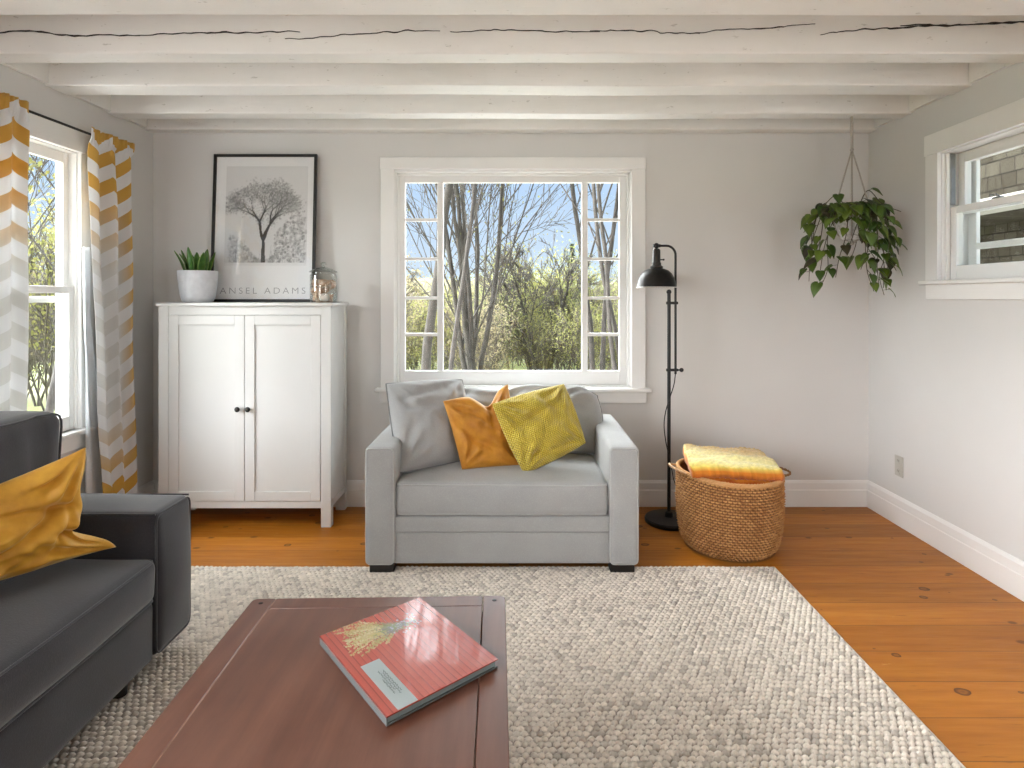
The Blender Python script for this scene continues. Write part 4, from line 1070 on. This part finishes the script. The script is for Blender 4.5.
ROUND = 3.735
# ------------------------------------------------------------------ basket with folded throw
BX, BY = 1.140, 3.735                                       # depth of the middle
bs = thing('woven_basket', 'round woven seagrass basket beside the floor lamp', 'basket', (BX, BY, 0))
def brad(z): t = z/.405; return lerp(.238, .270, t)+.014*math.sin(PI*min(1, t*1.1))-.03*max(0, 1-t*9)**2
nr_, na = 28, 420; mb = MB(); vs = []; cs = []; fs = []
ring = 5; nst = 70
def rimz(a): return .385+.022*max(0, math.cos(a-PI*.97))**2+.010*max(0, math.cos(a))**2-.006*math.cos(2*a+.6)
for j in range(nr_*ring+1):
    row, ph = divmod(j, ring); t = j/(nr_*ring)
    for i in range(na):
        a = 2*PI*i/na; z = t*rimz(a); u = a*nst/(2*PI)+.5*(row % 2)
        strand = math.sin(PI*(ph+.25)/(ring-.5)) if ph < ring-1 else .15
        wv = .5+.5*math.cos(2*PI*u); bump_ = .0155*strand*(.15+.85*wv)*(1+.6*nz((a*16, row, 0), 1, 3))
        r = brad(z)+bump_-.004+.004*nz((a*2, z*6, 0), 1, 2)
        vs.append(V(BX+r*math.cos(a), BY+r*math.sin(a), z+.0015*nz((a*20, row*3, 1), 1)))
        n1 = nz((math.floor(u), row, 2.5), .83, 1)+.5*nz((a*2, z*8, 0), 1, 4)
        c = lerp(V(.34, .155, .048), V(.56, .30, .11), max(0, min(1, .5+n1)))
        if strand*(.15+.85*wv) < .22: c = V(.15, .062, .02)         # shade in the gaps of the weave painted darker
        cs.append(tuple(c))
for j in range(nr_*ring):
    for i in range(na): fs.append((j*na+i, j*na+(i+1) % na, (j+1)*na+(i+1) % na, (j+1)*na+i))
mb.add(vs, fs, cs)
prof_in = []
mb2 = MB(); mb2.grid(96, 8, lambda u, v: V(BX+(brad(v*.36)-.012)*math.cos(-2*PI*u), BY+(brad(v*.36)-.012)*math.sin(-2*PI*u), .012+v*(rimz(-2*PI*u)-.012)), (.24, .115, .045))
mb2.lathe([(.0001, .012), (.23, .012)], (BX, BY, 0), 48, (.24, .115, .045)); mb2.lathe([(.0001, .001), (.236, .001)], (BX, BY, 0), 48, (.24, .115, .045))
mb.add(mb2.v, mb2.f, mb2.c)
mb.build('body', M['wicker'], bs, smooth=180)
rim = MB(); P = []
for tw_ in range(3):
    P = []
    for i in range(220):
        a = 2*PI*i/220; z = rimz(a)+.006; ph = a*34+tw_*2*PI/3; r = brad(z)-.003
        P.append(V(BX+(r+.0065*math.cos(ph))*math.cos(a), BY+(r+.0065*math.cos(ph))*math.sin(a), z+.0065*math.sin(ph)))
    rim.tube(P, .0068, 6, True, col=(.55, .30, .125))
rim.build('rim', M['wicker'], bs, smooth=180)
for a0, s in ((PI*1.02, 1), (-.02, -1)):
    hP = []
    for i in range(25):
        t = i/24; a = a0+(t-.5)*.62; rr = brad(.40)+.055*math.sin(PI*t)**.8; z = rimz(a)+.008+(.022 if s > 0 else -.004)*math.sin(PI*t)
        hP.append(V(BX+rr*math.cos(a), BY+rr*math.sin(a), z))
    h = MB(); 
    for tw_ in range(2): h.tube([p+V(0, .003*math.cos(i*1.1+tw_*PI), .0035*math.sin(i*1.1+tw_*PI)) for i, p in enumerate(hP)], .0042, 6, col=(.62, .42, .25) if s > 0 else (.28, .15, .06))
    h.build('handle', M['wicker'], bs, smooth=180)

tb_ = MB()
c4 = [V(.880, 3.565, 0), V(1.36, 3.55, 0), V(1.375, 3.905, 0), V(.945, 3.925, 0)]           # near-left, near-right, far-right, far-left
def layer(mb, z0, z1, inset, seed, colf, n=46):
    c = (c4[0]+c4[1]+c4[2]+c4[3])/4
    Q = [c+(q-c)*inset for q in c4]
    def wrp(p):
        u, v, w = p
        g_ = Q[0]*(1-u)*(1-v)+Q[1]*u*(1-v)+Q[2]*u*v+Q[3]*(1-u)*v
        tilt = .012*(1-u)*v-.022*u*(1-v)
        wob = nz((u*3, v*3, seed), 1.3, seed)*.016+nz((u*7, v*7, seed), 1.3, seed)*.006
        cro = .0042*math.sin(u*2*PI*17)*math.sin(v*2*PI*14)
        z = lerp(z0, z1, w)+(tilt+wob)+(cro if w > .5 else -cro)
        e_ = V(g_.x, g_.y, z)+V(nz((v*5, w, seed), 1, 2)*.010, nz((u*5, w, seed+2), 1, 2)*.010-.014*math.sin(PI*w)*(1-v)-.006*(abs(math.sin(u*PI*17)) if v < .15 else 0)*(1-w), 0); return e_
    tmp = MB(); soft_box(tmp, (0, 0, 0), (1, 1, 1), .07, (0, 0, 0), n, 4, None)
    cs_ = [colf(*v) for v in tmp.v]
    mb.add([wrp(Vector(v)) for v in tmp.v], tmp.f, cs_)
YEL, CRM, ORG, RED, TAN = V(.80, .62, .13), V(.78, .68, .30), V(.62, .20, .02), V(.45, .09, .01), V(.62, .40, .16)
def top_col(u, v, w):
    t = u*.35+v*.9+.12*nz((u*5, v*5, 0), 1, 5)
    c = lerp(CRM, TAN, max(0, min(1, (t-.55)*2.2)))
    if w < .92: c = lerp(RED, lerp(ORG, YEL, max(0, min(1, (w-.62)*2.8))), max(0, min(1, w*2.2+.5*nz((u*8, 2, 0), 1, 2))))
    if v < .14 and w >= .92: c = lerp(YEL*.95, c, v/.14)
    r = nz((u*17, v*15, 1), 2.0, 2); return tuple(c*(1+.32*r))
def low_col(u, v, w):
    c = lerp(RED, ORG, max(0, min(1, .5+nz((u*6, w*3, 0), 1, 3)*1.2+u*.2))); return tuple(c)
layer(tb_, .030, .360, .66, 1, low_col, 12); layer(tb_, .358, .422, .86, 2, low_col); layer(tb_, .416, .478, 1.0, 3, top_col); 
tag(tb_.build('folded_throw', M['yarn'], loc=(BX, BY, .03), merge=.0001, smooth=180), 'folded yellow and orange crocheted throw in the basket', 'blanket')

ROUND = 3.99
# ------------------------------------------------------------------ hanging pothos
HX, HY = 1.931, 3.99
pz = H-(226-CY)/F*HY                                        # middle of the pot
kn = V(HX, HY, H-(150-CY)/F*HY)
hk = V(HX, HY+.0, ZB)
mh = MB()
hg = thing('plant_hanger', 'beige cord plant hanger tied to a ceiling beam', 'hanger', (HX, HY, ZB))
m = MB(); m.tube([hk+V(0, 0, .0), hk+V(0, 0, -.02), kn], .0075, 8); m.ball(kn, .011); m.build('main_cord', M['rope'], hg, smooth=180)
m = MB()
for k in range(4):
    a = PI/4+k*PI/2+.25; d = V(math.cos(a), math.sin(a), 0)
    P = [kn, kn.lerp(V(HX, HY, pz+.075)+d*.088, .5)+d*.004, V(HX, HY, pz+.075)+d*.090, V(HX, HY, pz-.03)+d*.079, V(HX, HY, pz-.073)+d*.045, V(HX, HY, pz-.098)]
    m.tube(smooth_path(P, 4), .0042, 6)
m.ball((HX, HY, pz-.10), .012); m.build('cradle_cord', M['rope'], hg, smooth=180)
ph_ = thing('hanging_pothos', 'trailing green pothos hanging in the right corner', 'plant', (HX, HY, pz-.08))
MB().lathe([(.0001, -.078), (.046, -.078), (.058, -.070), (.074, -.02), (.083, .07), (.0835, .075), (.077, .075), (.072, .05)], (HX, HY, pz), 40).build('pot', plain('speckled_white_pot', (.70, .70, .69), .4, .35, 60, 40, .5, .006), ph_, smooth=60)
MB().lathe([(.0001, .055), (.073, .053)], (HX, HY, pz), 24).build('soil', M['soil'], ph_)
lf, vn = MB(), MB(); rp = random.Random(21)
def heart(mb, base, d, up_, ln, tone):
    d = d.normalized(); side = d.cross(up_).normalized(); nrm = side.cross(d).normalized(); wd = ln*.42
    prof = [(-.13, .0, .42), (-.10, .14, .75), (.05, 0, 1.0), (.2, 0, 1.04), (.38, 0, .93), (.56, 0, .72), (.74, 0, .43), (.88, 0, .19), (1.0, 0, .0)]
    vs, fs = [], []; cl = []
    g = lerp(V(.030, .070, .008), V(.125, .180, .020), tone**1.5)
    if rp.random() < .2: g = lerp(V(.022, .035, .010), V(.045, .035, .018), tone)
    for i, (t, _, w) in enumerate(prof):
        mid = base+d*ln*max(0, t)-nrm*ln*.30*t*t*(1 if t > 0 else 0)
        for s in (-1, -.55, 0, .55, 1):
            tt = t if abs(s) > .3 else max(0, t)
            p = base+d*ln*tt-nrm*ln*.30*max(0, tt)**2+side*s*wd*w+nrm*(abs(s)*w*ln*.10-(.05*ln if abs(s) == 1 else 0))
            vs.append(p); cl.append(tuple(g*(1.25 if s == 0 else 1)))
    for i in range(len(prof)-1):
        for k in range(4): fs.append((i*5+k, i*5+k+1, (i+1)*5+k+1, (i+1)*5+k))
    mb.add(vs, fs, cl)
def vine(a, out, drop, n, rise=.05, lsize=.066):
    d = V(math.cos(a), math.sin(a), 0); P = [V(HX, HY, pz+.056)+d*.02, V(HX, HY, pz+.075+rise)+d*(.05+out*.3), V(HX, HY, pz+.05+rise*.6)+d*(.09+out*.65)]
    m_ = max(1, int(drop/.09))
    wv = rp.uniform(-.5, .5)
    for i in range(1, m_+1):
        t = i/m_; P.append(V(HX, HY, pz+.04-drop*t)+V(math.cos(a+wv*t), math.sin(a+wv*t), 0)*(.10+out*(.85+.15*t))+V(rp.uniform(-.02, .02), rp.uniform(-.02, .02), 0))
    Q = smooth_path(P, 6)
    Q = [V(min(q.x, XR-.05), min(q.y, YB-.05), q.z) for q in Q]
    vn.tube(Q, [lerp(.0034, .0018, i/len(Q)) for i in range(len(Q))], 5)
    L = len(Q)
    for i in range(n):
        t = .12+.88*(i+rp.random()*.4)/n; q = Q[min(L-1, int(t*(L-1)))]
        az = a+rp.uniform(-1.5, 1.5); dirv = V(math.cos(az), math.sin(az), rp.uniform(-.75, .25)); st = q+dirv*rp.uniform(.02, .045)
        ln = lsize*rp.uniform(.75, 1.25)
        lim = XR-.012-st.x-ln*max(0, dirv.x)
        if lim < 0: dirv.x = -abs(dirv.x)*.5; st = q+dirv*.03
        st.x = min(st.x, XR-.03)
        vn.tube([q, st], .0014, 4); d2 = V(dirv.x, dirv.y, dirv.z-rp.uniform(.4, 1.0))
        heart(lf, st, d2, V(dirv.x*.6+rp.uniform(-.3, .3), dirv.y*.6-.35, .8), ln, rp.random())
for i in range(30):                                          # crown over the pot
    a = rp.uniform(0, 2*PI); r = rp.uniform(.0, .12); q = V(HX+r*math.cos(a), HY+r*math.sin(a), pz+.07+rp.uniform(0, .05)); dirv = V(math.cos(a), math.sin(a), rp.uniform(-.5, .1))
    vn.tube([V(HX+.3*r*math.cos(a), HY+.3*r*math.sin(a), pz+.056), q], .0016, 4); heart(lf, q, dirv, V(math.cos(a)*.4, math.sin(a)*.4-.4, .8), rp.uniform(.07, .10), rp.random())
vines = [(-1.2, .07, .38, 11), (-1.7, .05, .16, 6), (-2.5, .12, .33, 10), (3.0, .14, .30, 10), (2.9, .17, .08, 6), (-.6, .06, .40, 11), (-.25, .10, .16, 7), (.15, .11, .05, 5), (.8, .06, .25, 7), (-2.0, .08, .24, 8), (2.2, .10, .2, 6), (-1.45, .10, .30, 8), (-.9, .10, .26, 8), (-2.9, .15, .18, 7), (-1.1, .03, .20, 8), (-1.9, .03, .14, 7), (-1.5, .02, .42, 10), (-.8, .05, .44, 12), (-2.7, .10, .40, 9), (-2.2, .06, .34, 8), (-.45, .08, .30, 9), (3.1, .15, .36, 7), (-1.3, .04, .10, 6)]
for a, o_, dr, n in vines: vine(a, o_, dr, n)
vine(.0, .13, -.03, 4, .13); vine(3.14, .12, .02, 4, .10)
lf.build('leaves', M['leaf'], ph_, smooth=180, solid=.0006); vn.build('vines', M['stem'], ph_, smooth=180)

ROUND = None
# ------------------------------------------------------------------ curtains and rod
RX = -2.248
rod = thing('curtain_rod', 'thin black curtain rod above the left window', 'curtain rod', (RX, 3.2, 2.19))
MB().tube([V(RX, 2.40, 2.192), V(RX, 3.985, 2.192)], .0065, 10).build('rod', M['black'], rod)
for yy in (2.52, 3.96):
    m = MB().tube([V(XL, yy, 2.192), V(RX, yy, 2.192)], .005, 8); m.lathe([(.0001, 0), (.018, 0), (.018, .004), (.0001, .004)], (XL, yy, 2.192), 16, M=Matrix.Rotation(PI/2, 4, 'Y'))
    m.build('bracket', M['black'], rod)
for yy, q in ((2.39, .013), (3.985, .009)): MB().ball((RX, yy, 2.192), q).build('finial', M['black'], rod)
def curtain(label, edge0, edge1, folds, seed, zb_=.03, gather=.0):
    ztop = 2.222; nu_, nv_ = 150, 70; Wc = 1.15
    def pos(u, v):
        y = lerp(edge0(v), edge1(v), u); am = .034*(.75+.5*nz((u*5, v*1.2, 0), 1, seed))
        ph = 2*PI*folds*(u+.025*nz((u*3, v*1.6, 1), 1, seed))
        x = RX+.012+am*math.sin(ph)+.010*nz((u*4, v*4, 3), 1, seed)
        if v > .955:                                        # rod pocket and gathered heading
            k_ = min(1, (v-.955)/.02); x = lerp(x, RX+.024+.010*math.sin(ph*2.0+1)+.004*math.sin(u*140), k_)
        return V(x, y+.012*math.cos(ph*1.0)*math.sin(PI*u), lerp(zb_, ztop, v))
    m = MB().grid(nu_, nv_, pos)
    o = m.build('curtain', M['curtain'], loc=(RX, (edge0(.5)+edge1(.5))/2, zb_), smooth=180, solid=.0016)
    cc, ff = [], []
    for j in range(nv_+1):
        for i in range(nu_+1):
            u, v = i/nu_, j/nv_; cc += [u*Wc, v*2.19, 0]
            f = max(0, min(1, (.86-v)*5))*max(0, min(1, (v-.13)*6)); g_ = max(0, min(1, (u_backlight(u, seed))))
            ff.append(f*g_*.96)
    o.data.attributes.new('cloth', 'FLOAT_VECTOR', 'POINT').data.foreach_set('vector', cc)
    o.data.attributes.new('backlight', 'FLOAT', 'POINT').data.foreach_set('value', ff)
    tag(o, label, 'curtain', 'zigzag curtains'); return o
def u_backlight(u, seed): return (.86-u)*6 if seed == 1 else (u-.30)*4
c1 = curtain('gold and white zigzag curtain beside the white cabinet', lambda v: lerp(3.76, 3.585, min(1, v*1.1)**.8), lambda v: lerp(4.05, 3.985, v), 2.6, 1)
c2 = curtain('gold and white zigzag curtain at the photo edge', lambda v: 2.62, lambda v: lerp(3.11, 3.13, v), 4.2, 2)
ln = MB().grid(20, 40, lambda u, v: V(RX-.030+.012*math.sin(u*7+v*2), lerp(lerp(3.63, 3.61, v), lerp(3.86, 3.66, min(1, v*1.3)), u), lerp(.05, 1.6, v)))
ln.build('lining', M['lining'], c1, smooth=180, solid=.0015)

# ------------------------------------------------------------------ outdoors
def gz_(x, y):
    r = math.hypot(x, y); return -.75-.055*max(0, min(r, 42)-6)+.9*nz((x*.05, y*.05, 0), 1, 2)*min(1, max(0, r-8)/20)
m = MB().grid(80, 60, lambda u, v: V(lerp(-75, 75, u), lerp(-30, 95, v), gz_(lerp(-75, 75, u), lerp(-30, 95, v))))
setting(m.build('ground', M['ground'], smooth=180), 'sloping spring lawn outside the windows', 'ground')
def hill(u, v):
    a = lerp(-.35*PI, 1.32*PI, u); r = lerp(52, 70, v); top = 3.1+1.4*nz((a*3, 1, 0), 1, 2)+1.3*nz((a*14, 2, 0), 1, 2)+.7*nz((a*50, 2, 0), 1, 3)
    return V(r*math.cos(a), r*math.sin(a), lerp(-4, top, v**.7)+.8*nz((a*30, v*9, 0), 1, 3)*v)
setting(MB().grid(360, 14, hill).build('hillside', M['hill'], smooth=180), 'hazy budding woods closing the view outdoors', 'hill')

us = MB().box((XL-WT, YF-WT, ZC+.10), (XR+WT, YB+WT, 5.6))  # unseen block, added to keep the left sun off the porch
uo = setting(us.build('upper_sun_block', M['cream'], smooth=0), 'unseen block added above the room to shade the porch', 'wall')
rt = random.Random(3)
def tree_mesh(h, r0, stems=1, spread=.15, depth=5, leafn=1.0, leafs=.05, seed=0, lean=0, cols=((.19, .18, .07), (.23, .21, .10), (.16, .16, .065)), first=.3, minr=.006):
    R_ = random.Random(seed); tb, lv = MB(), MB()
    def leaf(p):
        for _ in range(R_.choice((1, 2))):
            c = p+V(R_.gauss(0, .10), R_.gauss(0, .10), R_.gauss(0, .10)); a = V(R_.gauss(0, 1), R_.gauss(0, 1), R_.gauss(0, 1)).normalized(); b = a.orthogonal().normalized(); s = leafs*R_.uniform(.6, 1.4)
            lv.add([c-a*s, c+b*s*.6, c+a*s, c-b*s*.6], [(0, 1, 2, 3)], R_.choice(cols))
    def br(p, d, ln, r, dep):
        n = max(3, int(ln/.35)+2) if dep < 2 else 4; P = [p]; rs = [r]; q = p; dd = d.copy()
        for i in range(n):
            dd = (dd+V(R_.gauss(0, .04), R_.gauss(0, .04), R_.gauss(.02, .03))).normalized(); q = q+dd*ln/n; P.append(q); rs.append(max(minr*.6, r*(1-.55*(i+1)/n)))
        tb.tube(P, rs, 7 if dep < 1 else (5 if dep < 3 else 3), cap=False)
        if dep >= depth:
            if R_.random() < leafn: leaf(q)
            return
        k = 11 if dep == 0 else R_.choice((3, 4, 5))
        for i in range(k):
            t = lerp(first if dep == 0 else .3, 1.0, (i+R_.random()*.7)/k); t = min(t, .99); j = int(t*n); b = P[j].lerp(P[min(n, j+1)], t*n-j)
            ax = dd.orthogonal().normalized(); ax = Matrix.Rotation(R_.uniform(0, 2*PI), 3, dd) @ ax
            nd = (dd*R_.uniform(.75, 1.0)+ax*R_.uniform(.35, .75)+V(0, 0, .12)).normalized()
            br(b, nd, ln*R_.uniform(.38, .62)*(1 if dep else (1.15-.5*t)), max(minr, rs[j]*R_.uniform(.26, .42)), dep+1)
        if dep >= depth-2 and R_.random() < leafn*.7: leaf(q)
    for s in range(stems):
        a = 2*PI*s/max(1, stems)+R_.random(); d = V(math.cos(a)*spread*R_.uniform(.5, 1.2)+lean, math.sin(a)*spread*.8, 1).normalized()
        br(V(math.cos(a)*r0*.9*(stems > 1), math.sin(a)*r0*.9*(stems > 1), 0), d, h*R_.uniform(.85, 1.05), r0*R_.uniform(.75, 1.05), 0)
    return tb, lv
def tree(label, x, y, bark, group=None, **kw):
    tb, lv = tree_mesh(**kw); z = gz_(x, y)-.05
    t = thing('bare_tree', label, 'tree', (x, y, z), group)
    tb.v = [(a+x, b+y, c+z) for a, b, c in tb.v]; lv.v = [(a+x, b+y, c+z) for a, b, c in lv.v]
    tb.build('trunk', bark, t, smooth=180)
    if lv.v: lv.build('foliage', M['budleaf'], t, smooth=0)
    return t
def at_px(px, D): return (px-CX)/F*D
tree('clump of slender bare trunks left of the picture window centre', at_px(474, 13.0), 13.0, M['bark2'], h=8.5, r0=.062, stems=6, spread=.09, depth=4, leafn=.55, seed=11, leafs=.030, first=.14)
tree('straight grey tree seen through the left small panes', at_px(424, 11.5), 11.5, M['bark2'], h=9.5, r0=.085, stems=1, spread=.03, depth=4, leafn=.3, seed=5, leafs=.03)
tree('thin dark tree beside the left mullion of the picture window', at_px(447, 10.0), 10.0, M['bark'], h=8, r0=.042, stems=1, spread=.02, depth=4, leafn=.25, seed=8, leafs=.026)
tree('twin trunks seen through the right small panes', at_px(597, 12.5), 12.5, M['bark'], h=9, r0=.06, stems=2, spread=.05, depth=4, leafn=.5, seed=21, leafs=.03)
tree('bare tree past the right edge of the picture window', at_px(628, 9.5), 9.5, M['bark'], h=8, r0=.045, stems=2, spread=.10, depth=4, leafn=.4, seed=33, leafs=.028, lean=-.06)
tree('low spreading bare tree on the lawn at picture window centre', at_px(540, 21), 21, M['bark'], h=3.6, r0=.08, stems=3, spread=.55, depth=4, leafn=.35, seed=41, leafs=.04, minr=.012)
tree('budding branchy tree outside the curtained left window', -5.35, 7.5, M['bark'], h=5.5, r0=.055, stems=2, spread=.20, depth=4, leafn=.9, seed=52, leafs=.055, first=.2)
tree('tall budding tree further off beyond the left window', -9.6, 12.5, M['bark'], h=6.5, r0=.07, stems=2, spread=.2, depth=4, leafn=.9, seed=61, leafs=.06, first=.15)
# woods beyond the lawn
wcols = [((.27, .26, .09), (.32, .30, .13), (.22, .22, .09)), ((.25, .205, .145), (.30, .25, .18), (.22, .185, .13)), ((.20, .23, .09), (.25, .26, .12), (.28, .27, .15))]  # distance haze put into the leaf colours, paler than the near trees
protos_ = []
for k in range(5):
    tb, lv = tree_mesh(h=4.6, r0=.04, stems=5, spread=.42, depth=3, leafn=1, leafs=.07, seed=70+k, cols=wcols[k % 3], first=.12, minr=.016)
    R_ = random.Random(k)
    extra = MB()
    for i in range(3000):
        p = Vector(R_.choice(lv.v))+V(R_.gauss(0, .35), R_.gauss(0, .35), R_.gauss(0, .35)); a = V(R_.gauss(0, 1), R_.gauss(0, 1), R_.gauss(0, 1)).normalized(); b = a.orthogonal().normalized(); s = R_.uniform(.03, .07)
        lv.add([p-a*s, p+b*s*.6, p+a*s, p-b*s*.6], [(0, 1, 2, 3)], R_.choice(wcols[k % 3]))
    protos_.append((tb, lv))
roots = {}
rw = random.Random(17); labs = ['yellow green budding tree in the woods beyond the lawn', 'brownish budding tree in the woods beyond the lawn', 'fresh green budding tree in the woods beyond the lawn']
places = []
for i in range(90): places.append((rw.uniform(-.26, .30), rw.uniform(15, 46)))            # seen through the picture window: x/D, D
for i in range(16): places.append((rw.uniform(-.98, -.62), rw.uniform(16, 34)))
for i in range(10): places.append((rw.uniform(.62, .95), rw.uniform(14, 26)))
for i, (s, D) in enumerate(places):
    k = i % 5; x, y = s*D, D
    if k not in roots:
        tb, lv = protos_[k]; r = thing('woodland_tree', labs[k % 3], 'tree', (0, 0, 0), 'woods beyond the lawn')
        tb.build('trunk', M['woodbark'], r, smooth=180); lv.build('foliage', M['budleaf'], r, smooth=0); roots[k] = r
    else: r = copy_tree(roots[k])
    r.location = (x, y*KY, gz_(x, y)-.1); r.rotation_euler = (0, 0, rw.uniform(0, 6)); sc1 = rw.uniform(.40, .72)*(1 if i < 90 else 1.3); r.scale = (sc1, sc1, sc1)
    r['label'] = labs[k % 3]
# evergreen on the skyline
ev = thing('spruce_tree', 'dark pointed spruce on the skyline', 'tree', (at_px(572, 44), 44, gz_(at_px(572, 44), 44)))
ex, ey, ez = ev.location; ey /= KY
m = MB().tube([V(ex, ey, ez), V(ex, ey, ez+7.2)], [.16, .03], 7); m.build('trunk', M['bark'], ev)
m = MB(); R_ = random.Random(2)
for i in range(1400):
    t = R_.random()**.8; z = ez+.8+6.5*t; r = (1-t)*1.7*R_.uniform(.3, 1); a = R_.uniform(0, 2*PI); c = V(ex+r*math.cos(a), ey+r*math.sin(a), z-.25*r); d = V(math.cos(a), math.sin(a), -.3)*.22; b = V(-math.sin(a), math.cos(a), 0)*.07
    m.add([c-d, c+b, c+d, c-b], [(0, 1, 2, 3)], R_.choice(((.05, .075, .035), (.065, .09, .05), (.04, .06, .03))))
m.build('foliage', M['budleaf'], ev, smooth=0)
# neighbouring shingled wing seen through the right window
nb = thing('shingled_porch', 'weathered wood shingled porch outside the right window', 'building', (4.9, 7, -1))
MB().box((4.62, 3.5, 2.30), (4.80, 11, 4.6)).build('shingle_wall', M['shingle'], nb, smooth=0)
MB().box((4.58, 3.5, 2.18), (4.82, 11, 2.30)).build('trim_board', M['cream'], nb, bevel=.005)
MB().box((5.7, 3.5, -1.2), (5.85, 13, 2.30)).build('back_wall', M['shingle'], nb, smooth=0)
MB().box((4.70, 3.5, 2.19), (5.85, 13, 2.29)).build('porch_ceiling', M['shingle'], nb, smooth=0)
for yy in (3.6, 10.8):
    MB().box((4.62, yy, gz_(4.7, yy)-.1), (4.76, yy+.14, 2.19)).build('post', M['cream'], nb, bevel=.005)
